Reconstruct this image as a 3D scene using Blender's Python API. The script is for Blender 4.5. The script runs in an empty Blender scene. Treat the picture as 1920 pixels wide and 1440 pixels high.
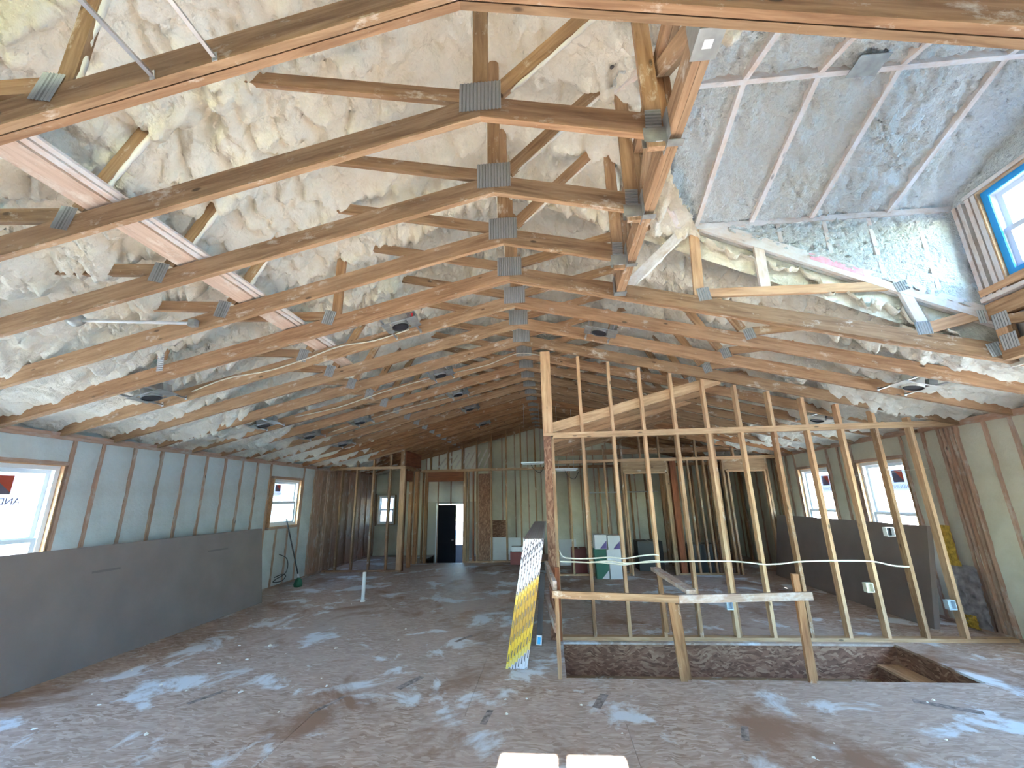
import bpy, math, random
import numpy as np
from mathutils import Vector, Matrix

random.seed(7)
rng = np.random.default_rng(11)
S = bpy.context.scene
COL = S.collection

# ------------------------------------------------------------------ camera
CAM_H = 1.6224
cam_d = bpy.data.cameras.new('camera')
cam_d.sensor_fit = 'HORIZONTAL'; cam_d.sensor_width = 36.0
cam_d.lens = 783.545 / 1920 * 36.0
cam_d.clip_start = 0.02; cam_d.clip_end = 500
cam = bpy.data.objects.new('camera', cam_d); COL.objects.link(cam)
_R = Vector((0.99612247, 0.08576096, -0.0196234)); _U = Vector((0.04148041, -0.26112718, 0.96441276)); _F = Vector((-0.07758476, 0.96148721, 0.26367205))
cam.matrix_world = Matrix(((_R.x, _U.x, -_F.x, 0), (_R.y, _U.y, -_F.y, 0), (_R.z, _U.z, -_F.z, CAM_H), (0, 0, 0, 1)))
S.camera = cam

# ------------------------------------------------------------------ sky, sun, exposure
SUN_EL, SUN_AZ = math.radians(24.0), math.radians(-90.0)      # sun stands behind the camera (towards -Y)
world = bpy.data.worlds.new('sky'); S.world = world; world.use_nodes = True
nt = world.node_tree; nt.nodes.clear()
sky = nt.nodes.new('ShaderNodeTexSky'); sky.sky_type = 'NISHITA'
sky.sun_disc = False; sky.sun_elevation = SUN_EL; sky.sun_rotation = math.radians(180.0)
sky.air_density = 1.0; sky.dust_density = 0.3; sky.ozone_density = 2.0
bg = nt.nodes.new('ShaderNodeBackground'); bg.inputs['Strength'].default_value = 4.3
wo = nt.nodes.new('ShaderNodeOutputWorld')
tint = nt.nodes.new('ShaderNodeMix'); tint.data_type = 'RGBA'; tint.blend_type = 'MULTIPLY'; tint.inputs[0].default_value = 1.0
tint.inputs[7].default_value = (0.76, 0.95, 1.06, 1)      # the camera is balanced for the warm interior
nt.links.new(sky.outputs[0], tint.inputs[6]); nt.links.new(tint.outputs[2], bg.inputs[0]); nt.links.new(bg.outputs[0], wo.inputs[0])
sun_d = bpy.data.lights.new('sun', 'SUN'); sun_d.energy = 200.0; sun_d.angle = math.radians(0.2); sun_d.color = (1.0, 0.97, 0.95)
sun = bpy.data.objects.new('sun', sun_d); COL.objects.link(sun)
sd = Vector((0.02, math.cos(SUN_EL), -math.sin(SUN_EL)))
sun.rotation_euler = sd.to_track_quat('-Z', 'Y').to_euler(); sun.location = (0, -20, 20)
S.view_settings.view_transform = 'Standard'; S.view_settings.look = 'None'
S.view_settings.exposure = 0.88; S.view_settings.gamma = 1.0; S.view_settings.use_curve_mapping = False
S.cycles.max_bounces = 7; S.cycles.diffuse_bounces = 5; S.cycles.glossy_bounces = 3
S.cycles.transparent_max_bounces = 12; S.cycles.transmission_bounces = 4
S.cycles.sample_clamp_indirect = 6.0; S.cycles.caustics_reflective = False; S.cycles.caustics_refractive = False

# ------------------------------------------------------------------ key dimensions (metres, world)
XR0 = -0.30                      # ridge
XL, XRW = -5.53, 5.04            # inner stud faces of the long walls
PLATE = 2.45                     # top of wall plates
T0, SP = 1.857, 0.6096
def TY(k): return T0 + SP * (k - 2)
def chord_z(x): return 3.705 - 0.2475 * abs(x - XR0)      # under side of the bottom chords
YB, YF = -6.0, 13.45             # back wall (behind camera), far gable wall
YP = 5.558                       # face of the stud partition by the stair
DY0, DY1, DX1 = 1.30, 3.686, 3.86
DZ, DS = 4.145, 0.31             # dormer: ceiling height at its cheeks, slope
DYM = (DY0 + DY1) / 2

# ------------------------------------------------------------------ materials
MATS = {}
def newmat(name):
    m = bpy.data.materials.new(name); m.use_nodes = True
    t = m.node_tree; t.nodes.clear()
    o = t.nodes.new('ShaderNodeOutputMaterial'); b = t.nodes.new('ShaderNodeBsdfPrincipled')
    t.links.new(b.outputs[0], o.inputs[0]); MATS[name] = m
    return m, t, b
def N(t, kind, **kw):
    n = t.nodes.new(kind)
    for k, v in kw.items():
        if k.startswith('i_'): n.inputs[k[2:].replace('_', ' ')].default_value = v
        else: setattr(n, k, v)
    return n
def L(t, a, b): t.links.new(a, b)
def ramp(t, fac, stops):
    r = t.nodes.new('ShaderNodeValToRGB'); e = r.color_ramp.elements
    while len(e) < len(stops): e.new(0.5)
    for el, (p, c) in zip(e, stops): el.position = p; el.color = (*c, 1)
    L(t, fac, r.inputs[0]); return r
def mix(t, fac, a, b, typ='MIX'):
    m = t.nodes.new('ShaderNodeMix'); m.data_type = 'RGBA'; m.blend_type = typ
    for sock, v in ((m.inputs[0], fac), (m.inputs[6], a), (m.inputs[7], b)):
        if hasattr(v, 'is_linked'): L(t, v, sock)
        elif isinstance(v, (int, float)): sock.default_value = v
        else: sock.default_value = (*v, 1)
    return m.outputs[2]
def coords(t, scale=(1, 1, 1), rnd=True, rot=(0, 0, 0)):
    tc = N(t, 'ShaderNodeTexCoord'); mp = N(t, 'ShaderNodeMapping')
    mp.inputs['Scale'].default_value = scale; mp.inputs['Rotation'].default_value = rot
    L(t, tc.outputs['Object'], mp.inputs[0])
    if rnd:
        oi = N(t, 'ShaderNodeObjectInfo'); ml = N(t, 'ShaderNodeMath', operation='MULTIPLY'); ml.inputs[1].default_value = 37.0
        L(t, oi.outputs['Random'], ml.inputs[0]); L(t, ml.outputs[0], mp.inputs['Location'])
    return mp.outputs[0]
def bump(t, b, h, strength=0.3, dist=0.01):
    bn = N(t, 'ShaderNodeBump'); bn.inputs['Strength'].default_value = strength; bn.inputs['Distance'].default_value = dist
    L(t, h, bn.inputs['Height']); L(t, bn.outputs[0], b.inputs['Normal'])

def wood(name, light, mid, dark, rough=0.75, dust=0.0, dustcol=(0.75, 0.7, 0.62)):
    m, t, b = newmat(name)
    c = coords(t, (1.2, 14, 14)); 
    n1 = N(t, 'ShaderNodeTexNoise', i_Scale=2.2, i_Detail=5.0, i_Roughness=0.6, i_Distortion=0.6); L(t, c, n1.inputs['Vector'])
    r = ramp(t, n1.outputs[0], [(0.32, dark), (0.5, mid), (0.68, light)])
    oi = N(t, 'ShaderNodeObjectInfo')
    rr = ramp(t, oi.outputs['Random'], [(0.0, (0.80, 0.76, 0.70)), (0.35, (1.0, 0.97, 0.93)), (0.7, (1.0, 0.88, 0.80)), (1.0, (1.08, 1.04, 0.98))])
    col = mix(t, 1.0, r.outputs[0], rr.outputs[0], 'MULTIPLY')
    c2 = coords(t, (4.5, 11, 11))
    v = N(t, 'ShaderNodeTexVoronoi', i_Scale=1.0); L(t, c2, v.inputs['Vector'])
    kr = ramp(t, v.outputs['Distance'], [(0.09, (1, 1, 1)), (0.16, (0, 0, 0))])
    ks = N(t, 'ShaderNodeSeparateColor'); L(t, v.outputs['Color'], ks.inputs[0])
    kg = N(t, 'ShaderNodeMath', operation='GREATER_THAN'); kg.inputs[1].default_value = 0.72; L(t, ks.outputs[0], kg.inputs[0])
    km = N(t, 'ShaderNodeMath', operation='MULTIPLY'); L(t, kr.outputs[0], km.inputs[0]); L(t, kg.outputs[0], km.inputs[1])
    col = mix(t, km.outputs[0], col, tuple(x * 0.3 for x in mid))
    if dust:
        nd = N(t, 'ShaderNodeTexNoise', i_Scale=3.0, i_Detail=6.0, i_Roughness=0.7); L(t, coords(t, (1.6, 3, 3)), nd.inputs['Vector'])
        dr = ramp(t, nd.outputs[0], [(0.62 - dust * 0.4, (0, 0, 0)), (0.80 - dust * 0.3, (1, 1, 1))])
        col = mix(t, dr.outputs[0], col, dustcol)
    L(t, col, b.inputs['Base Color']); b.inputs['Roughness'].default_value = rough
    b.inputs['Specular IOR Level'].default_value = 0.25
    bump(t, b, n1.outputs[0], 0.25, 0.003)
    return m
wood('pine', (0.42, 0.288, 0.183), (0.32, 0.208, 0.126), (0.215, 0.13, 0.076), dust=0.10)
wood('pine_pale', (0.61, 0.44, 0.29), (0.51, 0.345, 0.215), (0.37, 0.235, 0.14))
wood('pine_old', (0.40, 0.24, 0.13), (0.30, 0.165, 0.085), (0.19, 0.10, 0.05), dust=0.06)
wood('stud_wall', (0.48, 0.34, 0.27), (0.40, 0.275, 0.215), (0.29, 0.185, 0.14), dust=0.22, dustcol=(0.52, 0.46, 0.40))
wood('brace_wood', (0.66, 0.53, 0.45), (0.58, 0.45, 0.37), (0.47, 0.35, 0.28), dust=0.2)
wood('dusty_wood', (0.72, 0.66, 0.62), (0.66, 0.59, 0.55), (0.56, 0.48, 0.43), dust=0.6, dustcol=(0.78, 0.76, 0.75))
wood('red_wood', (0.30, 0.12, 0.06), (0.22, 0.08, 0.04), (0.14, 0.05, 0.025))
wood('grey_wood', (0.45, 0.36, 0.31), (0.36, 0.28, 0.24), (0.26, 0.19, 0.16), dust=0.3, dustcol=(0.55, 0.52, 0.52))

def foam(name, a, b_, c_, bscale=26.0, bstr=0.5, bdist=0.012):
    m, t, b = newmat(name)
    tc = coords(t, (1, 1, 1), rnd=False)
    n = N(t, 'ShaderNodeTexNoise', i_Scale=2.3, i_Detail=5.0, i_Roughness=0.6); L(t, tc, n.inputs['Vector'])
    r = ramp(t, n.outputs[0], [(0.28, c_), (0.5, b_), (0.72, a)])
    v = N(t, 'ShaderNodeTexVoronoi', feature='SMOOTH_F1', i_Scale=bscale); L(t, tc, v.inputs['Vector'])
    n2 = N(t, 'ShaderNodeTexNoise', i_Scale=bscale * 2.2, i_Detail=3.0); L(t, tc, n2.inputs['Vector'])
    ad = N(t, 'ShaderNodeMath', operation='MULTIPLY_ADD'); ad.inputs[1].default_value = -1.0
    L(t, v.outputs['Distance'], ad.inputs[0]); L(t, n2.outputs[0], ad.inputs[2])
    L(t, r.outputs[0], b.inputs['Base Color']); b.inputs['Roughness'].default_value = 0.7
    b.inputs['Specular IOR Level'].default_value = 0.2
    bump(t, b, ad.outputs[0], bstr, bdist)
    return m
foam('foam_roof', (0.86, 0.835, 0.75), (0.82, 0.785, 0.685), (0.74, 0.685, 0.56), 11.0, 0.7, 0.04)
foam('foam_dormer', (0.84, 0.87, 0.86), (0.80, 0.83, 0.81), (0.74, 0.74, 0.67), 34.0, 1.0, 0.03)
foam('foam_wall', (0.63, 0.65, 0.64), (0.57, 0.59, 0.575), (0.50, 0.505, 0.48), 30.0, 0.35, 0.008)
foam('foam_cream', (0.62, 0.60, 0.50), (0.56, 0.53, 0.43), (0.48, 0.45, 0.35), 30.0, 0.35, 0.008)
foam('foam_white', (0.90, 0.88, 0.82), (0.86, 0.83, 0.75), (0.80, 0.76, 0.66), 30.0, 0.4, 0.01)

def osb(name, cols, stain=None, scale=1.0, vert=False):
    m, t, b = newmat(name)
    base = coords(t, (1, 1, 1), rnd=True)
    nz = N(t, 'ShaderNodeTexNoise', i_Scale=5.0 * scale, i_Detail=2.0); L(t, base, nz.inputs['Vector'])
    wrp = N(t, 'ShaderNodeVectorMath', operation='MULTIPLY_ADD'); wrp.inputs[1].default_value = (0.16, 0.16, 0.16)
    L(t, nz.outputs['Color'], wrp.inputs[0]); L(t, base, wrp.inputs[2])
    def flakes(rot, sc):
        mp = N(t, 'ShaderNodeMapping'); mp.inputs['Rotation'].default_value = (0, 0, rot); mp.inputs['Scale'].default_value = sc
        L(t, wrp.outputs[0], mp.inputs[0])
        v = N(t, 'ShaderNodeTexVoronoi', i_Scale=scale); L(t, mp.outputs[0], v.inputs['Vector']); return v
    v1 = flakes(0.5 if not vert else 0.1, (13, 62, 13) if not vert else (14, 14, 46)); v2 = flakes(-0.7 if not vert else -.1, (15, 55, 15) if not vert else (18, 18, 60))
    sep1 = N(t, 'ShaderNodeSeparateColor'); L(t, v1.outputs['Color'], sep1.inputs[0])
    sep2 = N(t, 'ShaderNodeSeparateColor'); L(t, v2.outputs['Color'], sep2.inputs[0])
    gt = N(t, 'ShaderNodeMath', operation='GREATER_THAN'); L(t, sep1.outputs[1], gt.inputs[0]); L(t, sep2.outputs[1], gt.inputs[1])
    mf = N(t, 'ShaderNodeMix'); L(t, gt.outputs[0], mf.inputs[0]); L(t, sep1.outputs[0], mf.inputs[2]); L(t, sep2.outputs[0], mf.inputs[3])
    r = ramp(t, mf.outputs[0], [(0.0, cols[0]), (0.35, cols[1]), (0.7, cols[2]), (1.0, cols[3])])
    col = r.outputs[0]
    if stain:
        geo = N(t, 'ShaderNodeNewGeometry')
        for sc, lo, hi, sclr in stain:
            n = N(t, 'ShaderNodeTexNoise', i_Scale=sc, i_Detail=7.0, i_Roughness=0.62, i_Distortion=0.5); L(t, geo.outputs['Position'], n.inputs['Vector'])
            rr = ramp(t, n.outputs[0], [(lo, (0, 0, 0)), (hi, (1, 1, 1))])
            col = mix(t, rr.outputs[0], col, sclr)
    L(t, col, b.inputs['Base Color']); b.inputs['Roughness'].default_value = 0.75
    b.inputs['Specular IOR Level'].default_value = 0.12
    bump(t, b, mf.outputs[0], 0.18, 0.002)
    return m
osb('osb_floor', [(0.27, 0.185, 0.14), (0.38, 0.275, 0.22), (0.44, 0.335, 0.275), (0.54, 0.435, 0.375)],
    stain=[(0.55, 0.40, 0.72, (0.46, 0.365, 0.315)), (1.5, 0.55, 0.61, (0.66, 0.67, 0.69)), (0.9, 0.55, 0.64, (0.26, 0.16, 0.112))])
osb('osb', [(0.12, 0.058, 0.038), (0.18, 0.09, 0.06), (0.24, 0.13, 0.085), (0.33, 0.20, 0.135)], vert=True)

def plain(name, col, rough=0.6, metal=0.0, spec=0.4, noise=0.0, nscale=8.0):
    m, t, b = newmat(name)
    b.inputs['Roughness'].default_value = rough; b.inputs['Metallic'].default_value = metal; b.inputs['Specular IOR Level'].default_value = spec
    if noise:
        n = N(t, 'ShaderNodeTexNoise', i_Scale=nscale, i_Detail=5.0); L(t, coords(t), n.inputs['Vector'])
        r = ramp(t, n.outputs[0], [(0.3, tuple(c * (1 - noise) for c in col)), (0.7, tuple(min(1, c * (1 + noise)) for c in col))])
        L(t, r.outputs[0], b.inputs['Base Color'])
    else: b.inputs['Base Color'].default_value = (*col, 1)
    return m
plain('galvanised', (0.34, 0.35, 0.34), 0.5, 0.55, 0.5, 0.25, 14)
plain('steel', (0.62, 0.64, 0.66), 0.3, 0.9, 0.5, 0.12, 10)
plain('hole_shade', (0.02, 0.02, 0.025), 0.6)  # near-black colour standing for the shade inside cans and boxes
plain('black_plastic', (0.025, 0.026, 0.03), 0.45)
plain('green_plastic', (0.02, 0.10, 0.05), 0.6)
plain('vinyl_white', (0.80, 0.81, 0.82), 0.35)
plain('vinyl_grey', (0.58, 0.60, 0.63), 0.4)
plain('cable_white', (0.78, 0.74, 0.62), 0.5)
plain('cable_black', (0.03, 0.03, 0.03), 0.5)
plain('box_blue', (0.55, 0.66, 0.74), 0.5)
plain('label_white', (0.80, 0.80, 0.80), 0.5)
plain('label_cyan', (0.05, 0.42, 0.72), 0.5)
plain('wrap_blue', (0.02, 0.30, 0.72), 0.4)
plain('pink_paint', (0.80, 0.42, 0.50), 0.8, 0, 0.2, 0.25, 30.0)
plain('red_tape', (0.62, 0.02, 0.03), 0.5)
plain('drywall_brown', (0.235, 0.195, 0.18), 0.85, 0, 0.2, 0.07, 3.0)
plain('drywall_edge', (0.66, 0.66, 0.68), 0.8)
plain('drywall_white', (0.60, 0.60, 0.60), 0.85, 0, 0.2)
plain('drywall_grey', (0.50, 0.48, 0.46), 0.85)
plain('pvc', (0.82, 0.82, 0.80), 0.35)
plain('carton_white', (0.62, 0.61, 0.62), 0.7)
plain('carton_green', (0.03, 0.12, 0.08), 0.6)
plain('carton_purple', (0.12, 0.08, 0.25), 0.6)
plain('carton_red', (0.16, 0.04, 0.035), 0.6)
plain('door_dark', (0.014, 0.016, 0.024), 0.6, 0, 0.15)
plain('siding', (0.80, 0.80, 0.78), 0.6)
plain('siding_blue', (0.12, 0.44, 0.66), 0.6)
plain('glass_dark', (0.05, 0.08, 0.11), 0.15, 0, 0.6)
plain('soil', (0.38, 0.37, 0.35), 0.9, 0, 0.2, 0.25, 0.6)
plain('leaf', (0.06, 0.12, 0.05), 0.7, 0, 0.2, 0.4, 5.0)
plain('roof_tile', (0.10, 0.10, 0.11), 0.8)
plain('ink_faint', (0.24, 0.20, 0.185), 0.8, 0, 0.2, 0.6, 25.0)
plain('ink', (0.05, 0.05, 0.06), 0.8)
plain('batt', (0.45, 0.30, 0.06), 0.95, 0, 0.1, 0.45, 30.0)
plain('foil', (0.30, 0.28, 0.29), 0.55, 0.2, 0.4, 0.4, 14.0)
for nm_, c_ in (('sticker_grey', (0.62, 0.62, 0.70)), ('sticker_red', (0.85, 0.16, 0.10)), ('sticker_dark', (0.30, 0.24, 0.27))):
    m, t, b = newmat(nm_); t.nodes.remove(b)          # thin backlit paper
    df = N(t, 'ShaderNodeBsdfDiffuse'); tl = N(t, 'ShaderNodeBsdfTranslucent'); ms = N(t, 'ShaderNodeMixShader'); ms.inputs[0].default_value = 0.5
    for q in (df, tl): q.inputs[0].default_value = (*c_, 1)
    L(t, df.outputs[0], ms.inputs[1]); L(t, tl.outputs[0], ms.inputs[2]); L(t, ms.outputs[0], [n for n in t.nodes if n.type == 'OUTPUT_MATERIAL'][0].inputs[0])
plain('joist_dark', (0.16, 0.10, 0.07), 0.9)
plain('sheathing', (0.50, 0.48, 0.42), 0.9)

for nm_, ax_ in (('plate_v', 'X'), ('plate_h', 'Z')):       # toothed plate: rows of punched slots
    m, t, b = newmat(nm_)
    tc = N(t, 'ShaderNodeTexCoord'); sp = N(t, 'ShaderNodeSeparateXYZ'); L(t, tc.outputs['Object'], sp.inputs[0])
    ml = N(t, 'ShaderNodeMath', operation='MULTIPLY'); ml.inputs[1].default_value = 2 * math.pi / .0215; L(t, sp.outputs[ax_], ml.inputs[0])
    sn = N(t, 'ShaderNodeMath', operation='SINE'); L(t, ml.outputs[0], sn.inputs[0])
    r = ramp(t, sn.outputs[0], [(0.0, (0.42, 0.43, 0.43)), (0.35, (0.40, 0.41, 0.41)), (0.6, (0.12, 0.12, 0.12))])
    nz = N(t, 'ShaderNodeTexNoise', i_Scale=30.0); L(t, tc.outputs['Object'], nz.inputs['Vector'])
    L(t, mix(t, nz.outputs[0], r.outputs[0], (0.30, 0.31, 0.31)), b.inputs['Base Color']); b.inputs['Metallic'].default_value = 0.3; b.inputs['Roughness'].default_value = 0.5
m, t, b = newmat('glass')      # thin pane: mostly clear, a little mirror at grazing angles
t.nodes.remove(b)
tr = N(t, 'ShaderNodeBsdfTransparent'); tr.inputs[0].default_value = (0.93, 0.97, 0.97, 1)
gl = N(t, 'ShaderNodeBsdfGlossy'); gl.inputs['Roughness'].default_value = 0.02
ms = N(t, 'ShaderNodeMixShader'); ms.inputs[0].default_value = 0.04; L(t, tr.outputs[0], ms.inputs[1]); L(t, gl.outputs[0], ms.inputs[2])
L(t, ms.outputs[0], [n for n in t.nodes if n.type == 'OUTPUT_MATERIAL'][0].inputs[0])

# printed end tape of the bundled drywall: white with small black print, a yellow middle with dark bars (local Z runs up the board)
m, t, b = newmat('end_tape')
tc = N(t, 'ShaderNodeTexCoord'); sp = N(t, 'ShaderNodeSeparateXYZ'); L(t, tc.outputs['Object'], sp.inputs[0])
zr = N(t, 'ShaderNodeMapRange'); zr.inputs[1].default_value = -0.61; zr.inputs[2].default_value = 0.61
L(t, sp.outputs['Z'], zr.inputs[0])
yl = ramp(t, zr.outputs[0], [(0.0, (0.62, 0.62, 0.68)), (0.07, (0.62, 0.50, 0.14)), (0.12, (0.58, 0.40, 0.03)), (0.27, (0.36, 0.22, 0.02)), (0.44, (0.44, 0.28, 0.02)), (0.52, (0.58, 0.40, 0.04)), (0.60, (0.62, 0.50, 0.16)), (0.635, (0.64, 0.64, 0.70))])
yl.color_ramp.interpolation = 'CONSTANT'
mpz = N(t, 'ShaderNodeMapping'); mpz.inputs['Scale'].default_value = (60, 60, 24); L(t, tc.outputs['Object'], mpz.inputs[0])
vz = N(t, 'ShaderNodeTexVoronoi', i_Scale=1.0); L(t, mpz.outputs[0], vz.inputs['Vector'])
ink = ramp(t, vz.outputs['Distance'], [(0.30, (1, 1, 1)), (0.36, (0, 0, 0))])
wvm = N(t, 'ShaderNodeMath', operation='MULTIPLY'); wvm.inputs[1].default_value = 2 * math.pi / .15; L(t, sp.outputs['Z'], wvm.inputs[0])
wv = N(t, 'ShaderNodeMath', operation='SINE'); L(t, wvm.outputs[0], wv.inputs[0])
barm = ramp(t, wv.outputs[0], [(0.10, (0, 0, 0)), (0.14, (1, 1, 1))])
sx = N(t, 'ShaderNodeMath', operation='ABSOLUTE'); L(t, sp.outputs['X'], sx.inputs[0])
bx_ = N(t, 'ShaderNodeMath', operation='LESS_THAN'); bx_.inputs[1].default_value = 0.0042; L(t, sx.outputs[0], bx_.inputs[0])
barx = N(t, 'ShaderNodeMath', operation='MULTIPLY'); L(t, bx_.outputs[0], barx.inputs[0]); L(t, barm.outputs[0], barx.inputs[1])
top = N(t, 'ShaderNodeMath', operation='GREATER_THAN'); top.inputs[1].default_value = 0.66; L(t, zr.outputs[0], top.inputs[0])
inkm = N(t, 'ShaderNodeMath', operation='MULTIPLY'); L(t, ink.outputs[0], inkm.inputs[0]); L(t, top.outputs[0], inkm.inputs[1])
notop = N(t, 'ShaderNodeMath', operation='SUBTRACT'); notop.inputs[0].default_value = 1.0; L(t, top.outputs[0], notop.inputs[1])
barn = N(t, 'ShaderNodeMath', operation='MULTIPLY'); L(t, barx.outputs[0], barn.inputs[0]); L(t, notop.outputs[0], barn.inputs[1])
dk = N(t, 'ShaderNodeMath', operation='MAXIMUM'); L(t, inkm.outputs[0], dk.inputs[0]); L(t, barn.outputs[0], dk.inputs[1])
L(t, mix(t, dk.outputs[0], yl.outputs[0], (0.05, 0.05, 0.07)), b.inputs['Base Color']); b.inputs['Roughness'].default_value = 0.45

# ------------------------------------------------------------------ object helpers
W = {}            # world matrices of everything linked
CACHE = {}
def mk(name, mesh, parent=None, M=None):
    M = M if M is not None else Matrix.Identity(4)
    o = bpy.data.objects.new(name, mesh); COL.objects.link(o); W[o.name] = M
    if parent is not None:
        o.parent = parent; o.matrix_basis = W[parent.name].inverted() @ M
    else: o.matrix_basis = M
    return o
def tag(o, label=None, cat=None, group=None, kind=None):
    if label: o['label'] = label
    if cat: o['category'] = cat
    if group: o['group'] = group
    if kind: o['kind'] = kind
    return o
def empty(name, loc, label=None, cat=None, group=None, kind=None, M=None):
    o = mk(name, None, None, M if M is not None else Matrix.Translation(loc)); o.empty_display_size = 0.1
    return tag(o, label, cat, group, kind)
def mesh(name, vs, fs, mat, smooth=False, mats=None, fm=None):
    me = bpy.data.meshes.new(name); me.from_pydata([tuple(v) for v in vs], [], fs)
    for mm in (mats or [mat]): me.materials.append(MATS[mm])
    if fm: me.polygons.foreach_set('material_index', fm)
    if smooth: me.polygons.foreach_set('use_smooth', [True] * len(me.polygons))
    me.update(); return me
BOXF = [(0, 3, 2, 1), (4, 5, 6, 7), (0, 1, 5, 4), (1, 2, 6, 5), (2, 3, 7, 6), (3, 0, 4, 7)]
def boxv(x0, x1, y0, y1, z0, z1):
    return [(x0, y0, z0), (x1, y0, z0), (x1, y1, z0), (x0, y1, z0), (x0, y0, z1), (x1, y0, z1), (x1, y1, z1), (x0, y1, z1)]
def boxmesh(name, dx, dy, dz, mat):
    k = (round(dx, 3), round(dy, 3), round(dz, 3), mat)
    if k not in CACHE: CACHE[k] = mesh(name, boxv(-dx / 2, dx / 2, -dy / 2, dy / 2, -dz / 2, dz / 2), BOXF, mat)
    return CACHE[k]
def box(name, x0, x1, y0, y1, z0, z1, mat, parent=None, lie=None):
    """axis aligned box; the grain (local X) runs along the longest side"""
    d = (x1 - x0, y1 - y0, z1 - z0); c = Vector(((x0 + x1) / 2, (y0 + y1) / 2, (z0 + z1) / 2))
    ax = max(range(3), key=lambda i: d[i]) if lie is None else lie
    if ax == 0: me, R = boxmesh(name, d[0], d[1], d[2], mat), Matrix.Identity(4)
    elif ax == 1: me, R = boxmesh(name, d[1], d[0], d[2], mat), Matrix.Rotation(math.pi / 2, 4, 'Z')
    else: me, R = boxmesh(name, d[2], d[1], d[0], mat), Matrix.Rotation(-math.pi / 2, 4, 'Y')
    return mk(name, me, parent, Matrix.Translation(c) @ R)
def boxes(name, lst, mat, parent=None, mats=None):
    vs, fs, fm = [], [], []
    for b in lst:
        n = len(vs); vs += boxv(*b[:6]); fs += [tuple(i + n for i in f) for f in BOXF]; fm += [b[6] if len(b) > 6 else 0] * 6
    return mk(name, mesh(name, vs, fs, mat, mats=mats, fm=fm if mats else None), parent)
def frame(p0, p1, up=(0, 0, 1)):
    p0, p1 = Vector(p0), Vector(p1); x = (p1 - p0).normalized(); u = Vector(up)
    if abs(x.dot(u)) > 0.98: u = Vector((1, 0, 0))
    y = u.cross(x).normalized(); z = x.cross(y)
    c = (p0 + p1) / 2
    return Matrix(((x.x, y.x, z.x, c.x), (x.y, y.y, z.y, c.y), (x.z, y.z, z.z, c.z), (0, 0, 0, 1))), (p1 - p0).length
def member(name, p0, p1, w, th, mat, parent=None, up=(0, 0, 1)):
    """a length of lumber: w across (towards up), th the other way"""
    M, ln = frame(p0, p1, up)
    return mk(name, boxmesh(name, ln, th, w, mat), parent, M)
def prism(name, poly, y0, y1, p0, p1, mat, parent=None):
    """polygon in the XZ plane pushed along Y, with local X along p0>p1"""
    M, _ = frame((p0[0], (y0 + y1) / 2, p0[1]), (p1[0], (y0 + y1) / 2, p1[1])); I = M.inverted()
    n = len(poly)
    vs = [I @ Vector((x, y0, z)) for x, z in poly] + [I @ Vector((x, y1, z)) for x, z in poly]
    fs = [tuple(range(n)), tuple(range(2 * n - 1, n - 1, -1))] + [(i, i + n, (i + 1) % n + n, (i + 1) % n) for i in range(n)]
    return mk(name, mesh(name, vs, fs, mat), parent, M)
def tube(name, pts, r, mat, parent=None, n=7, closed=False, M=None):
    P = [Vector(p) for p in pts]; vs, fs = [], []
    k = len(P)
    rad = r if isinstance(r, (list, tuple)) else [r] * k
    prev = None
    for i in range(k):
        d = (P[(i + 1) % k] - P[i - 1]) if closed else (P[min(i + 1, k - 1)] - P[max(i - 1, 0)])
        d.normalize()
        a = prev - d * prev.dot(d) if prev is not None else (Vector((0, 0, 1)).cross(d) if abs(d.z) < 0.9 else Vector((1, 0, 0)).cross(d))
        a.normalize(); prev = a; bb = d.cross(a)
        for j in range(n):
            an = 2 * math.pi * j / n; vs.append(P[i] + (a * math.cos(an) + bb * math.sin(an)) * rad[i])
    for i in range(k if closed else k - 1):
        for j in range(n):
            fs.append((i * n + j, i * n + (j + 1) % n, ((i + 1) % k) * n + (j + 1) % n, ((i + 1) % k) * n + j))
    if not closed: fs += [tuple(range(n - 1, -1, -1)), tuple(range((k - 1) * n, k * n))]
    c = sum(P, Vector()) / k
    vs = [v - c for v in vs]
    return mk(name, mesh(name, vs, fs, mat, smooth=True), parent, Matrix.Translation(c))
def smooth_pts(pts, sub=6):
    P = [Vector(p) for p in pts]; out = []
    for i in range(len(P) - 1):
        a, b, c, d = P[max(i - 1, 0)], P[i], P[i + 1], P[min(i + 2, len(P) - 1)]
        for s in range(sub):
            u = s / sub
            out.append(0.5 * ((2 * b) + (c - a) * u + (2 * a - 5 * b + 4 * c - d) * u * u + (3 * b - a - 3 * c + d) * u ** 3))
    return out + [P[-1]]

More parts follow.
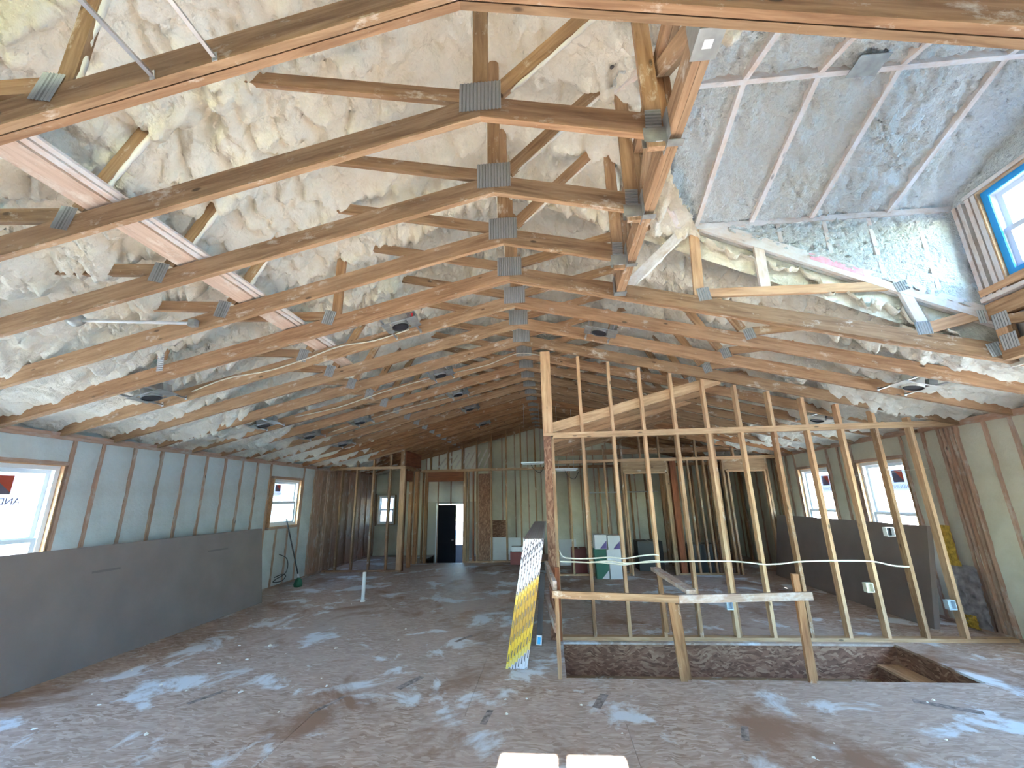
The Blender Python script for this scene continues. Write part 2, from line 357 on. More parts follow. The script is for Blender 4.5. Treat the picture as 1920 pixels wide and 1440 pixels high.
# ------------------------------------------------------------------ noise for foam relief
def hash2(i, j, s):
    h = (i * 374761393 + j * 668265263 + s * 1274126177) & 0xFFFFFFFF
    h = ((h ^ (h >> 13)) * 1274126177) & 0xFFFFFFFF
    return ((h ^ (h >> 16)) & 0xFFFFFF) / float(0xFFFFFF)
def vnoise(x, y, s=0):
    i, j = np.floor(x).astype(np.int64), np.floor(y).astype(np.int64); u, v = x - i, y - j
    u, v = u * u * (3 - 2 * u), v * v * (3 - 2 * v)
    return (hash2(i, j, s) * (1 - u) + hash2(i + 1, j, s) * u) * (1 - v) + (hash2(i, j + 1, s) * (1 - u) + hash2(i + 1, j + 1, s) * u) * v
def pillow(x, y, s=0):
    """rounded cells with creases between them, 0..1"""
    i, j = np.floor(x).astype(np.int64), np.floor(y).astype(np.int64); best = np.full(x.shape, 9.0); hh = np.zeros(x.shape)
    for a in (-1, 0, 1):
        for b in (-1, 0, 1):
            px = i + a + 0.15 + 0.7 * hash2(i + a, j + b, s); py = j + b + 0.15 + 0.7 * hash2(i + a, j + b, s + 9)
            d = (x - px) ** 2 + (y - py) ** 2; k = d < best
            best = np.where(k, d, best); hh = np.where(k, hash2(i + a, j + b, s + 5), hh)
    return np.clip(1 - best * 1.6, 0, 1) ** 0.55 * (0.45 + 0.55 * hh)
def lumps(u, v, s=0):
    """u along the slope, v across the bay"""
    wu = u + 0.05 * (vnoise(u * 7, v * 7, s + 1) - 0.5) + 0.22 * (vnoise(u * 1.3, v * 1.3, s + 2) - 0.5)
    wv = v + 0.05 * (vnoise(u * 7, v * 7, s + 3) - 0.5) + 0.22 * (vnoise(u * 1.3, v * 1.3, s + 4) - 0.5)
    amp = 0.45 + 0.9 * vnoise(u * 1.1, v * 1.4, s + 6)
    a = pillow(wu / 0.105, wv / 0.19, s); b = pillow(wu / 0.22, wv / 0.30, s + 40); c = pillow(wu / 0.05, wv / 0.07, s + 20)
    return amp * (0.085 * a + 0.06 * b + 0.034 * c) + 0.03 * (vnoise(u * 2.2, v * 2.2, s + 30) - 0.5)
def grid_mesh(name, X, Y, Z, mat, keep=None, flip=False):
    n, mm = X.shape
    vs = np.stack([X.ravel(), Y.ravel(), Z.ravel()], 1)
    idx = np.arange(n * mm).reshape(n, mm)
    q = np.stack([idx[:-1, :-1], idx[1:, :-1], idx[1:, 1:], idx[:-1, 1:]], -1).reshape(-1, 4)
    if keep is not None: q = q[keep.ravel()]
    if flip: q = q[:, ::-1]
    me = bpy.data.meshes.new(name)
    me.vertices.add(len(vs)); me.vertices.foreach_set('co', vs.ravel())
    me.loops.add(q.size); me.loops.foreach_set('vertex_index', q.ravel().astype(np.int32))
    me.polygons.add(len(q)); me.polygons.foreach_set('loop_start', np.arange(0, q.size, 4, dtype=np.int32))
    me.polygons.foreach_set('use_smooth', np.ones(len(q), dtype=bool))
    me.update(calc_edges=True); me.validate(); me.materials.append(MATS[mat]); return me

# ================================================================== STRUCTURE
# ------------------------------------------------------------------ floor: OSB panels on joists, with the stair opening
HX0, HX1, HY0, HY1 = 0.09, 3.70, 4.50, 5.50
floor = boxes('floor', [(-5.7, 5.2, YB - 0.15, HY0, -0.33, -0.022), (-5.7, 5.2, HY1 + 0.02, 11.78, -0.33, -0.022),
                        (-5.7, HX0 - 0.02, HY0, HY1 + 0.02, -0.33, -0.022), (HX1 + 0.02, 5.2, HY0, HY1 + 0.02, -0.33, -0.022),
                        (-5.7, -3.6, 11.78, YF + 0.1, -0.33, -0.022), (-2.3, 5.2, 11.78, YF + 0.1, -0.33, -0.022)], 'joist_dark')
tag(floor, 'brown strand board subfloor with pale foam dust stains', 'floor', kind='structure')
def rect_minus(r, h):
    x0, x1, y0, y1 = r; a0, a1, b0, b1 = h
    if a1 <= x0 or a0 >= x1 or b1 <= y0 or b0 >= y1: return [r]
    out = []
    if y0 < b0: out.append((x0, x1, y0, b0))
    if y1 > b1: out.append((x0, x1, b1, y1))
    ya, yb = max(y0, b0), min(y1, b1)
    if x0 < a0: out.append((x0, a0, ya, yb))
    if x1 > a1: out.append((a1, x1, ya, yb))
    return out
y = YB; row = 0
while y < YF:
    y1 = min(y + 1.2192, YF); x = -5.6 - (1.2192 if row % 2 else 0)
    while x < 5.15:
        r = (max(x, -5.6) + 0.0015, min(x + 2.4384, 5.15) - 0.0015, y + 0.0015, y1 - 0.0015)
        x += 2.4384
        if r[1] - r[0] < 0.05: continue
        pcs = rect_minus(r, (HX0, HX1, HY0, HY1)); pcs = [q for p in pcs for q in rect_minus(p, (-3.58, -2.32, 11.78, 14))]
        if not pcs: continue
        cx, cy = (r[0] + r[1]) / 2, (r[2] + r[3]) / 2; vs, fs = [], []
        for p in pcs:
            n = len(vs); vs += boxv(p[0] - cx, p[1] - cx, p[2] - cy, p[3] - cy, -0.011, 0.011); fs += [tuple(i + n for i in f) for f in BOXF]
        mk('subfloor_panel', mesh('subfloor_panel', vs, fs, 'osb_floor'), floor, Matrix.Translation((cx, cy, -0.011 - random.random() * 0.0015)))
    y = y1; row += 1
for px, py, ln, wd, a in [(-3.05, 4.0, .30, .05, 1.1), (-1.9, 3.9, .34, .04, 1.15), (-1.35, 4.35, .30, .07, 1.1), (-.55, 3.75, .22, .05, 1.45), (-1.1, 5.6, .28, .05, 1.0), (.35, 4.05, .26, .07, 1.2), (3.0, 4.05, .40, .07, -.5), (1.3, 3.6, .2, .05, 1.2)]:
    mk('printed_mark', boxmesh('printed_mark', ln, wd, 0.001, 'ink_faint') if 'ink_faint' in MATS else boxmesh('printed_mark', ln, wd, 0.001, 'joist_dark'), floor, Matrix.Translation((px, py, 0.0006)) @ Matrix.Rotation(a, 4, 'Z'))

# stair well below the opening
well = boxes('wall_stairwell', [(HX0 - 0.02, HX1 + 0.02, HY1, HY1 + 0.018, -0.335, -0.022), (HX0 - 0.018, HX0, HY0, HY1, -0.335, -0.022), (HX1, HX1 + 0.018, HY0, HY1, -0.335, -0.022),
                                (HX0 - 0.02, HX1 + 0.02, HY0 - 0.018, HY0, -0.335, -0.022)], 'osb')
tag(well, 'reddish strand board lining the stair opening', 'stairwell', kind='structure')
box('ledger', HX0, 3.45, HY1 - 0.04, HY1, -0.375, -0.335, 'pine', well)
boxes('lower_wall', [(HX0, HX1 + .02, HY1 + .1, HY1 + .15, -2.4, -.375), (HX0 - .1, HX0 - .05, HY0 - .1, HY1 + .15, -2.4, -.335), (HX1 + .05, HX1 + .1, HY0 - .1, HY1 + .15, -2.4, -.335), (HX0 - .1, HX1 + .1, HY0 - .15, HY0 - .1, -2.4, -.335), (HX0 - .1, HX1 + .1, HY0 - .1, HY1 + .15, -2.45, -2.4)], 'joist_dark', well)
for i in range(9): box('lower_stud', .2 + i * .4064, .238 + i * .4064, HY1 + .01, HY1 + .1, -2.4, -.375, 'pine_old', well)
box('landing_top', 3.47, HX1 - 0.002, HY0 + .01, HY1 - 0.002, -0.215, -0.195, 'pine_pale', well)
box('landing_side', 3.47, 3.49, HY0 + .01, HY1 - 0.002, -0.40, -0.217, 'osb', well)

# ------------------------------------------------------------------ foam ceilings
def main_foam(X, Y, s):
    d = np.abs(X - XR0)
    z = 4.97 - 0.48 * d
    low = chord_z_np(X) + 0.02
    k = np.clip((d - 3.6) / 1.3, 0, 1); k = k * k * (3 - 2 * k)
    z = z * (1 - k) + np.minimum(z, low + 0.02) * k
    per = np.abs(((Y - 0.019 - T0) / SP) - np.round((Y - 0.019 - T0) / SP)) * SP      # distance to the next truss
    web = np.clip(1 - per / 0.14, 0, 1) ** 2
    return z - web * 0.06 - 2.6 * lumps(d, Y, s) * (1 - 0.5 * k) + 0.16
def chord_z_np(X): return 3.705 - 0.2475 * np.abs(X - XR0)
def dormer_z(Y): return DZ + DS * (DYM - DY0 - np.abs(Y - DYM))
def ceiling_side(sgn, name, label):
    xe = XL - 0.12 if sgn < 0 else XRW + 0.12
    root = None
    for (ya, yb, st) in ((0.9, 5.7, 0.021), (5.64, YF, 0.05), (YB, 0.98, 0.12)):
        nx = int(abs(xe - XR0) / st) + 2; ny = int((yb - ya) / st) + 2
        X, Y = np.meshgrid(np.linspace(XR0, xe, nx), np.linspace(ya, yb, ny), indexing='ij')
        Z = main_foam(X, Y, 3)
        keep = None
        if sgn > 0:
            cx, cy = (X[:-1, :-1] + X[1:, 1:]) / 2, (Y[:-1, :-1] + Y[1:, 1:]) / 2
            hole = (cy > DY0) & (cy < DY1) & (cx < DX1 + .12) & (4.94 - 0.48 * (cx - XR0) < dormer_z(cy) - 0.10)
            keep = ~hole
        me = grid_mesh(name, X, Y, Z, 'foam_roof', keep, flip=sgn > 0)
        if root is None:
            root = mk(name, me); tag(root, label, 'ceiling', kind='structure')
        else: mk('foam_field', me, root)
    return root
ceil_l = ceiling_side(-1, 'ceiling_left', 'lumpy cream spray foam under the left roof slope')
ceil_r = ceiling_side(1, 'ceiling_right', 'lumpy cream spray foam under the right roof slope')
# roof deck over the foam
def slab_quad(pts, th=.02):
    return [tuple(p) for p in pts] + [(p[0], p[1], p[2] + th) for p in pts]
deck_v, deck_f = [], []
def deck_quad(*pts):
    n = len(deck_v); deck_v.extend(slab_quad(pts)); deck_f.extend([tuple(i + n for i in f) for f in BOXF])
dz_ = lambda x: 5.20 - .48 * abs(x - XR0)
ye0, ye1 = YB - .4, YF + .4
deck_quad((XL - .5, ye0, dz_(XL - .5)), (XR0, ye0, dz_(XR0)), (XR0, ye1, dz_(XR0)), (XL - .5, ye1, dz_(XL - .5)))
for a, b, p, q in ((XR0, XRW + .5, ye0, DY0 - .02), (XR0, XRW + .5, DY1 + .03, ye1), (XR0, 1.0, DY0 - .02, DY1 + .03), (DX1 + .12, XRW + .5, DY0 - .02, DY1 + .03)):
    deck_quad((a, p, dz_(a)), (b, p, dz_(b)), (b, q, dz_(b)), (a, q, dz_(a)))
for p, q in ((DY0 - .15, DYM), (DYM, DY1 + .15)):
    za, zb_ = float(dormer_z(np.array(p))) + .13, float(dormer_z(np.array(q))) + .13
    deck_quad((1.25 if p < DYM - .1 else .5, p, za), (DX1 + .4, p, za), (DX1 + .4, q, zb_), (1.25 if q > DYM + .1 else .5, q, zb_))
tag(mk('roof_deck', mesh('roof_deck', deck_v, deck_f, 'roof_tile')), 'roof boarding above the foam', 'roof', kind='structure')
# dormer ceiling: a little gable of flaky foam between flush rafters
dorm = None
for sgn in (1, -1):
    nx, ny = 210, 84
    X, V = np.meshgrid(np.linspace(0.55, DX1 + .13, nx), np.linspace(0, 1.03, ny), indexing='ij')
    Y = DYM + sgn * V * (DY1 - DYM)
    flake = 0.070 * pillow(X / 0.062 + 1.6 * vnoise(X * 9, Y * 9, 3), Y / 0.046, 71) + 0.05 * pillow(X / 0.16, Y / 0.13 + vnoise(X * 6, Y * 6, 5), 77) * vnoise(X * 2, Y * 2, 78)
    Z = dormer_z(Y) + 0.095 - flake
    cx, cy = (X[:-1, :-1] + X[1:, 1:]) / 2, (Y[:-1, :-1] + Y[1:, 1:]) / 2
    keep = (4.94 - 0.48 * (cx - XR0) < dormer_z(cy) + 0.03)
    me = grid_mesh('ceiling_dormer', X, Y, Z, 'foam_dormer', keep, flip=sgn < 0)
    if dorm is None: dorm = tag(mk('ceiling_dormer', me), 'flaky pale foam of the dormer ceiling between whitened rafters', 'ceiling', kind='structure')
    else: mk('foam_field', me, dorm)
for xr in (1.08, 1.54, 2.06, 2.61, 3.30):
    for sgn in (1, -1):
        yv = DYM                                    # start at the ridge, or at the valley where the rafter is short
        ye = DYM + sgn * (DY1 - DYM)
        zmain = 4.94 - 0.48 * (xr - XR0)
        if dormer_z(np.array(ye)) < zmain:
            ye = DYM + sgn * ((DYM - DY0) - (zmain - DZ) / DS)
            if sgn * (ye - DYM) < 0.1: continue
        member('rafter', (xr, yv, float(dormer_z(np.array(yv))) + 0.045), (xr, ye, float(dormer_z(np.array(ye))) + 0.045), 0.09, 0.04, 'dusty_wood', dorm)
member('ridge_board', (0.8, DYM, 4.555), (DX1, DYM, 4.555), 0.10, 0.04, 'dusty_wood', dorm)
for sgn, ye in ((1, DY1), (-1, DY0)):
    xv = XR0 + (4.94 - DZ) / 0.48
    member('valley_board', (XR0 + (4.94 - 4.50) / 0.48, DYM + sgn * .03, 4.50), (xv + .03, ye, DZ), 0.06, 0.04, 'dusty_wood', dorm)
box('wall_plate', 1.4, DX1, DY1 - 0.01, DY1 + 0.06, DZ - 0.025, DZ + 0.03, 'dusty_wood', dorm)
box('wall_plate', 1.4, DX1, DY0 - 0.06, DY0 + 0.01, DZ - 0.025, DZ + 0.03, 'dusty_wood', dorm)
box('metal_plate', 2.22, 2.42, DYM - 0.16, DYM + 0.0, 4.455, 4.462, 'galvanised', dorm)

# ------------------------------------------------------------------ walls
def foam_bay(parent, plane, a0, a1, z0, z1, pos, face, mat='foam_wall', s=0, depth=0.012):
    """lumpy foam between two studs; plane 'X' is a wall at X = pos, 'Y' at Y = pos; face is the side the room is on"""
    if a1 - a0 < 0.02 or z1 - z0 < 0.02: return
    st = 0.055; nx = max(4, int((a1 - a0) / st)); nz = max(4, int((z1 - z0) / st))
    A, Zz = np.meshgrid(np.linspace(a0, a1, nx), np.linspace(z0, z1, nz), indexing='ij')
    e = np.minimum(np.minimum(A - a0, a1 - A), 0.05) / 0.05
    off = depth * (pillow(A / .21 + s, Zz / .17, s) + vnoise(A * 7, Zz * 5, s)) - 0.006 - 0.018 * (1 - e) * vnoise(A * 3, Zz * 9, s + 4)
    P = pos + face * off
    cen = ((a0 + a1) / 2, (z0 + z1) / 2)
    if plane == 'X': me = grid_mesh('foam_panel', P - pos, A - cen[0], Zz - cen[1], mat, flip=face < 0); loc = (pos, cen[0], cen[1])
    else: me = grid_mesh('foam_panel', A - cen[0], P - pos, Zz - cen[1], mat, flip=face > 0); loc = (cen[0], pos, cen[1])
    return mk('foam_panel', me, parent, Matrix.Translation(loc))
def slab_holes(name, plane, pos, th, a0, a1, z0, z1, holes, mat):
    """outer sheathing with rectangular openings (a0,a1,z0,z1)"""
    aa = sorted({a0, a1, *[h[0] for h in holes], *[h[1] for h in holes]}); lst = []
    for p, q in zip(aa[:-1], aa[1:]):
        hs = sorted([h for h in holes if h[0] <= p + 1e-6 and h[1] >= q - 1e-6], key=lambda h: h[2]); z = z0
        for h in hs + [(0, 0, z1, z1)]:
            if h[2] > z + 1e-4: lst.append((pos, pos + th, p, q, z, h[2]) if plane == 'X' else (p, q, pos, pos + th, z, h[2]))
            z = h[3]
    return boxes(name, lst, mat)
LW = [(3.44, 4.44, 0.55, 2.09), (8.26, 9.22, 1.15, 2.11), (1.30, 2.70, 0.55, 2.09), (-.60, .80, 0.55, 2.09)]  # the last two are unseen openings added for light near the camera
RW = [(6.50, 7.44, 0.55, 2.075), (8.18, 9.13, 0.55, 2.075), (2.20, 4.05, 0.45, 2.15), (.10, 1.80, 0.45, 2.15), (-2.20, -.40, 0.45, 2.15)]  # the last three are unseen, added to brighten the front of the room
def long_wall(side):
    left = side == 'left'; face = XL if left else XRW; sg = 1 if left else -1
    holes = LW if left else RW
    out = face - sg * 0.14
    wall = slab_holes('wall_' + side, 'X', out - (0.03 if left else 0.0), 0.03, YB - .1, YF + .1, -0.3, 3.0, holes, 'sheathing')
    tag(wall, 'outer %s wall of foamed stud bays under the eaves' % side, 'wall', kind='structure')
    x0, x1 = sorted((face, out))
    box('top_plate', x0, x1 , YB, YF, 2.375, 2.412, 'stud_wall', wall); box('top_plate', x0, x1, YB, YF, 2.413, PLATE, 'stud_wall', wall)
    box('bottom_plate', x0, x1, YB, YF, 0.0, 0.038, 'stud_wall', wall)
    if left: ys = [YB + .1 + i * .4064 for i in range(23)] + [4.48, 4.81] + [5.23 + i * .4115 for i in range(8)] + [8.235, 9.245, 9.29, 9.75, 10.13, 10.36, 10.45, 10.80, 11.2, 11.6, 12.0, 12.4, 12.8, 13.2]
    else: ys = [YB + .1 + i * .4064 for i in range(26)] + [4.96, 5.25, 5.60, 5.66, 5.72, 5.78, 5.84, 6.08, 6.45, 7.50, 7.82, 8.13, 9.18, 9.5, 9.68] + [10.1 + i * .4064 for i in range(8)]
    ys = sorted(ys); ys = [y for y in ys if not any(h[0] - .03 < y < h[1] + .03 for h in holes)]
    ys = [y for i, y in enumerate(ys) if i == 0 or y - ys[i - 1] > 0.036]
    for y in ys:
        box('stud', x0, x1, y - .019, y + .019, 0.038, 2.375, 'stud_wall', wall)
    edges = sorted(ys)
    for p, q in zip(edges[:-1], edges[1:]):
        hs = [h for h in holes if h[0] > p - .02 and h[1] < q + .02 + .05 and h[0] < q]
        if hs:
            h = hs[0]
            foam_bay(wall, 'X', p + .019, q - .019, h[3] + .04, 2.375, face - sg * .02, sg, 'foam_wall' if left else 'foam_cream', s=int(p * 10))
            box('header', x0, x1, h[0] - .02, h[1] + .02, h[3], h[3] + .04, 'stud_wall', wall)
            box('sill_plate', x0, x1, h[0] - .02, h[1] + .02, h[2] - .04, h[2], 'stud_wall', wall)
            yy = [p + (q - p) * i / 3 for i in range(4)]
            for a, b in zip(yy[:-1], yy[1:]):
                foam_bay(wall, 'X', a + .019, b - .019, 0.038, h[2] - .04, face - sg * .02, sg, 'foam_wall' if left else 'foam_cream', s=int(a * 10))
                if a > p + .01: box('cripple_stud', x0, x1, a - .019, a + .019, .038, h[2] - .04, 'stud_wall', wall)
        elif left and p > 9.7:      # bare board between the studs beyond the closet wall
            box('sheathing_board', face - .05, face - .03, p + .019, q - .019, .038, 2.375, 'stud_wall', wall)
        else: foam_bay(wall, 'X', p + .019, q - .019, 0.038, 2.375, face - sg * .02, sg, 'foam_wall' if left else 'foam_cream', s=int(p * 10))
    return wall
wall_l, wall_r = long_wall('left'), long_wall('right')

# far gable wall with entry door and bathroom window
EDX0, EDX1, EDZ0, EDZ1 = -3.52, -2.62, -0.53, 1.50
FW = [(-5.42, -4.85, 0.90, 1.80)]
wall_f = slab_holes('wall_far', 'Y', YF, 0.03, XL - .15, XRW + .15, -0.6, 5.1, [(EDX0, EDX1, EDZ0, EDZ1)] + FW, 'sheathing')
tag(wall_f, 'dim far gable wall of foam between studs', 'wall', kind='structure')
xs = [XL + .02 + i * .4064 for i in range(27)]
for a, b in zip(xs[:-1], xs[1:]):
    mid = (a + b) / 2; top = chord_z(mid) + 1.15 - 0.232 * abs(mid - XR0)
    box('stud', a - .019, a + .019, YF - .10, YF, -0.3 if EDX0 - .4 < a < EDX1 + .3 else 0, max(2.45, 4.95 - .48 * abs(a - XR0)), 'stud_wall', wall_f)
    if a < EDX1 and b > EDX0: foam_bay(wall_f, 'Y', a + .019, b - .019, EDZ1 + .05, top, YF - .085, -1, 'foam_white', s=int(mid * 7))
    elif a < FW[0][1] and b > FW[0][0]:
        foam_bay(wall_f, 'Y', a + .019, b - .019, 1.84, max(2.4, top), YF - .085, -1, 'foam_cream', s=int(mid * 7)); foam_bay(wall_f, 'Y', a + .019, b - .019, 0, .86, YF - .085, -1, 'foam_cream', s=int(mid * 9))
    else: foam_bay(wall_f, 'Y', a + .019, b - .019, 0.0, max(2.4, top), YF - .085, -1, 'foam_cream', s=int(mid * 7))
# entry landing, half a storey down
land = boxes('floor_entry', [(-3.6, -2.3, 12.3, YF + .1, -.6, -.53), (-3.6, -2.3, 12.04, 12.3, -.6, -.355), (-3.6, -2.3, 11.78, 12.04, -.6, -.18), (-3.62, -3.6, 11.78, YF, -.6, -.02), (-2.3, -2.28, 11.78, YF, -.6, -.02)], 'osb_floor')
tag(land, 'lower entry landing and steps by the dark front door', 'floor', kind='structure')

# back wall behind the camera, with a high gable window and side windows added for sunlight
BH = [(-1.70, -.68, 3.15, 4.06), (.30, .90, 3.15, 4.06), (-0.63, 0.25, 3.20, 4.21)]
wall_b = slab_holes('wall_back', 'Y', YB - .14, 0.14, XL - .15, XRW + .15, -0.3, 5.2, BH, 'foam_wall')
tag(wall_b, 'back gable wall with a high window and two added ones behind the camera', 'wall', kind='structure')

# ------------------------------------------------------------------ windows
def wall_frame(side, pos, mid, z):
    u, o = {'left': ((0, 1, 0), (-1, 0, 0)), 'right': ((0, -1, 0), (1, 0, 0)), 'far': ((1, 0, 0), (0, 1, 0)), 'back': ((-1, 0, 0), (0, -1, 0))}[side]
    c = (pos, mid, z) if side in ('left', 'right') else (mid, pos, z)
    return Matrix(((u[0], o[0], 0, c[0]), (u[1], o[1], 0, c[1]), (u[2], o[2], 1, c[2]), (0, 0, 0, 1)))
def ring(w0, w1, z0, z1, t, y0, y1):
    return [(w0, w0 + t, y0, y1, z0, z1), (w1 - t, w1, y0, y1, z0, z1), (w0 + t, w1 - t, y0, y1, z0, z0 + t), (w0 + t, w1 - t, y0, y1, z1 - t, z1)]
def lboxes(name, lst, mat, parent, M, mats=None):
    o = boxes(name, lst, mat, None, mats); W[o.name] = M
    o.parent = parent; o.matrix_basis = W[parent.name].inverted() @ M
    return o
def sticker(parent, M, u, z, w, h, v):
    """maker's sticker stuck on the outside of the pane: red and dark emblem over grey, the lettering seen from behind"""
    lboxes('sticker', [(u - w / 2, u + w / 2, v, v + .001, z - h / 2, z + h / 2)], 'sticker_grey', parent, M)
    e0, e1, f0, f1 = u - w * .36, u + w * .30, z - h * .10, z + h * .44
    lboxes('emblem', [(e0, e1, v - .0012, v - .0002, f0, f1)], 'sticker_dark', parent, M)
    vs = [(e0 + (e1 - e0) * .25, v - .002, f1), (e1, v - .002, f1), (e1, v - .002, f0 + (f1 - f0) * .1)]
    me = mesh('emblem_mark', vs, [(0, 1, 2)], 'sticker_red'); o = mk('emblem_mark', me, parent, M)
    cu = bpy.data.curves.new('sticker_text', 'FONT'); cu.body = 'ANDERSEN'; cu.size = h * .26; cu.align_x = 'CENTER'; cu.extrude = 0.0005
    cu.materials.append(MATS['sticker_dark'])
    Mt = M @ Matrix(((-1, 0, 0, u - w * .02), (0, 0, 1, v - .002), (0, 1, 0, z - h * .38), (0, 0, 0, 1)))
    o = bpy.data.objects.new('sticker_text', cu); COL.objects.link(o); W[o.name] = Mt; o.parent = parent; o.matrix_basis = W[parent.name].inverted() @ Mt
def window(n, side, pos, a0, a1, z0, z1, label, rail=None, frame_mat='vinyl_white', jamb='pine_pale', stick=None, wrap=False, inset=0.055):
    mid = (a0 + a1) / 2; w = (a1 - a0) / 2; h = z1 - z0
    M = wall_frame(side, pos, mid, z0)
    root = empty('window_%d' % n, None, label, 'window', kind='structure', M=M)
    D = 0.165
    lboxes('jamb_liner', [(-w, -w + .012, .005, D - .03, 0, h), (w - .012, w, .005, D - .03, 0, h), (-w, w, .005, D - .03, h - .012, h), (-w, w, .005, D - .03, 0, .012)], jamb, root, M)
    y0 = inset
    lboxes('window_frame', ring(-w + .012, w - .012, .012, h - .012, .045, y0, D), frame_mat, root, M)
    if wrap:
        lboxes('blue_wrap', ring(-w + .010, w - .010, .010, h - .010, .055, y0 - .018, y0 - .004), 'wrap_blue', root, M)
    fi = w - .057; rz = h / 2 if rail is None else rail - z0
    for nm, za, zb, yy in (('upper_sash', rz - .015, h - .057, y0 + .055), ('lower_sash', .057, rz + .015, y0 + .02)):
        s = lboxes(nm, ring(-fi, fi, za, zb, .042, yy, yy + .032), frame_mat, root, M)
        lboxes('pane', [(-fi + .04, fi - .04, yy + .014, yy + .018, za + .04, zb - .04)], 'glass', s, M)
    lboxes('sash_lock', [(-.03, .03, y0 + .012, y0 + .05, rz + .016, rz + .03)], 'vinyl_grey', root, M)
    if stick:
        for (u, z, sw, sh) in stick: sticker(root, M, u, z - z0, sw, sh, y0 + .055 + .0195)
    return root
window(1, 'left', XL, 3.44, 4.44, .55, 2.09, 'tall white double-hung window above the long brown drywall stack', rail=1.29, stick=[(.02, 1.80, .40, .36)])
window(2, 'left', XL, 8.26, 9.22, 1.15, 2.11, 'small white double-hung window over the black broom', stick=[(-.16, 1.88, .26, .24)])
window(3, 'right', XRW, 6.50, 7.44, .55, 2.075, 'white window with red sticker on right wall, nearer the stair', rail=1.29, stick=[(.16, 1.77, .30, .32)])
window(4, 'right', XRW, 8.18, 9.13, .55, 2.075, 'white window with red sticker on right wall, nearer the far partition', rail=1.29, stick=[(.16, 1.77, .30, .32)])
window(5, 'right', DX1 - .02, 2.53, 3.46, 3.30, 4.13, 'bright dormer window edged with blue wrap high on the right', wrap=True)
window(6, 'right', DX1 - .02, 1.52, 2.45, 3.30, 4.13, 'dormer window beside the bright one, nearer the camera', wrap=True)
window(7, 'far', YF - .12, FW[0][0], FW[0][1], FW[0][2], FW[0][3], 'narrow bright window glimpsed between the far closet studs')
for i_, (b_, lab_) in enumerate(zip(BH[:2], ('behind camera left', 'behind camera right'))):
    window(8 + i_, 'back', YB, *b_, 'high side window added to the back gable for sunlight, %s' % lab_, jamb='vinyl_white')  # unseen panes added to widen the sunlit patch on the floor
for i_, (sd_, b_, lab_) in enumerate((('left', LW[2], 'unseen window added for daylight on the left wall beside the camera'), ('left', LW[3], 'unseen window added for daylight on the left wall just behind the camera'), ('right', RW[2], 'unseen window added for daylight on the right wall below the dormer'), ('right', RW[3], 'unseen window added for daylight on the right wall beside the camera'), ('right', RW[4], 'unseen window added for daylight on the right wall farthest behind the camera'))):
    window(11 + i_, sd_, XL if sd_ == 'left' else XRW, *b_, lab_, rail=1.3)  # unseen side windows added to light the front floor and walls
M = wall_frame('back', YB, -.19, 3.20)
w10 = empty('window_10', None, 'high two-pane gable window in the back wall', 'window', kind='structure', M=M)
lboxes('window_frame', ring(-.44, .44, 0, 1.01, .045, .03, .1) + [(-.038, .038, .03, .1, .045, .965)], 'vinyl_white', w10, M)
for s in (-1, 1): lboxes('pane', [(min(s * .038, s * .395), max(s * .038, s * .395), .06, .064, .045, .965)], 'glass', w10, M)

# ------------------------------------------------------------------ dormer walls
wd = slab_holes('wall_dormer', 'X', DX1 + .12, .03, DY0 - .05, DY1 + .08, 2.62, 4.62, [(2.53, 3.46, 3.30, 4.13), (1.52, 2.45, 3.30, 4.13)], 'sheathing')
tag(wd, 'small dormer end wall framing the bright window', 'wall', kind='structure')
for yy in (3.48, 3.53, 3.60, 3.655, 2.49, 1.50, 1.45, 1.36):
    box('stud', DX1 - .02, DX1 + .12, yy - .018, yy + .018, 3.22, 4.13, 'dusty_wood', wd)
box('header', DX1 - .02, DX1 + .12, 1.42, 3.56, 4.135, 4.17, 'dusty_wood', wd)
box('sill_plate', DX1 - .03, DX1 + .12, 1.34, 3.67, 3.235, 3.295, 'pine_pale', wd); box('sill_plate', DX1 - .04, DX1 + .12, 1.32, 3.67, 3.18, 3.215, 'dusty_wood', wd)
foam_bay(wd, 'X', 3.548, 3.582, 3.24, 4.13, DX1 + .02, -1, 'foam_dormer', 5)
nx, nz = 50, 12
Yg, Vg = np.meshgrid(np.linspace(DY0, DY1, nx), np.linspace(0, 1, nz), indexing='ij')
Zg = 4.12 + Vg * np.maximum(dormer_z(Yg) + .08 - 4.12, 0.0); Xg = DX1 + .02 - .03 * pillow(Yg / .12, Zg / .09, 4)
mk('foam_field', grid_mesh('foam_field', Xg, Yg, Zg, 'foam_dormer', flip=True), wd)
def topz(x): return 5.16 - 0.48 * abs(x - XR0)
for nm, yy, sg, lab in (('wall_cheek', DY1 + .035, -1, 'triangular foamed cheek wall between dormer ceiling and truss'), ('wall_cheek_near', DY0 - .035, 1, 'foamed cheek wall of the dormer above the nearest truss')):
    nx, nz = 110, 36
    Xg, Vg = np.meshgrid(np.linspace(1.84, DX1 + .05, nx), np.linspace(0, 1, nz), indexing='ij')
    zb = topz(Xg) - .06; Zg = zb + Vg * (DZ - zb)
    Yg = yy + sg * (.000 + .055 * pillow(Xg / .055 + 1.6 * vnoise(Xg * 9, Zg * 9, 3), Zg / .045, 91))
    ck = tag(mk(nm, grid_mesh(nm, Xg, Yg, Zg, 'foam_dormer', flip=sg > 0)), lab, 'wall', kind='structure')
    for xs_ in (2.30, 2.72, 3.12, 3.54):
        if topz(xs_) < DZ - .08: box('stud', xs_ - .019, xs_ + .019, min(yy, yy + sg * .034), max(yy, yy + sg * .034), topz(xs_) + .01, DZ - .03, 'dusty_wood', ck)

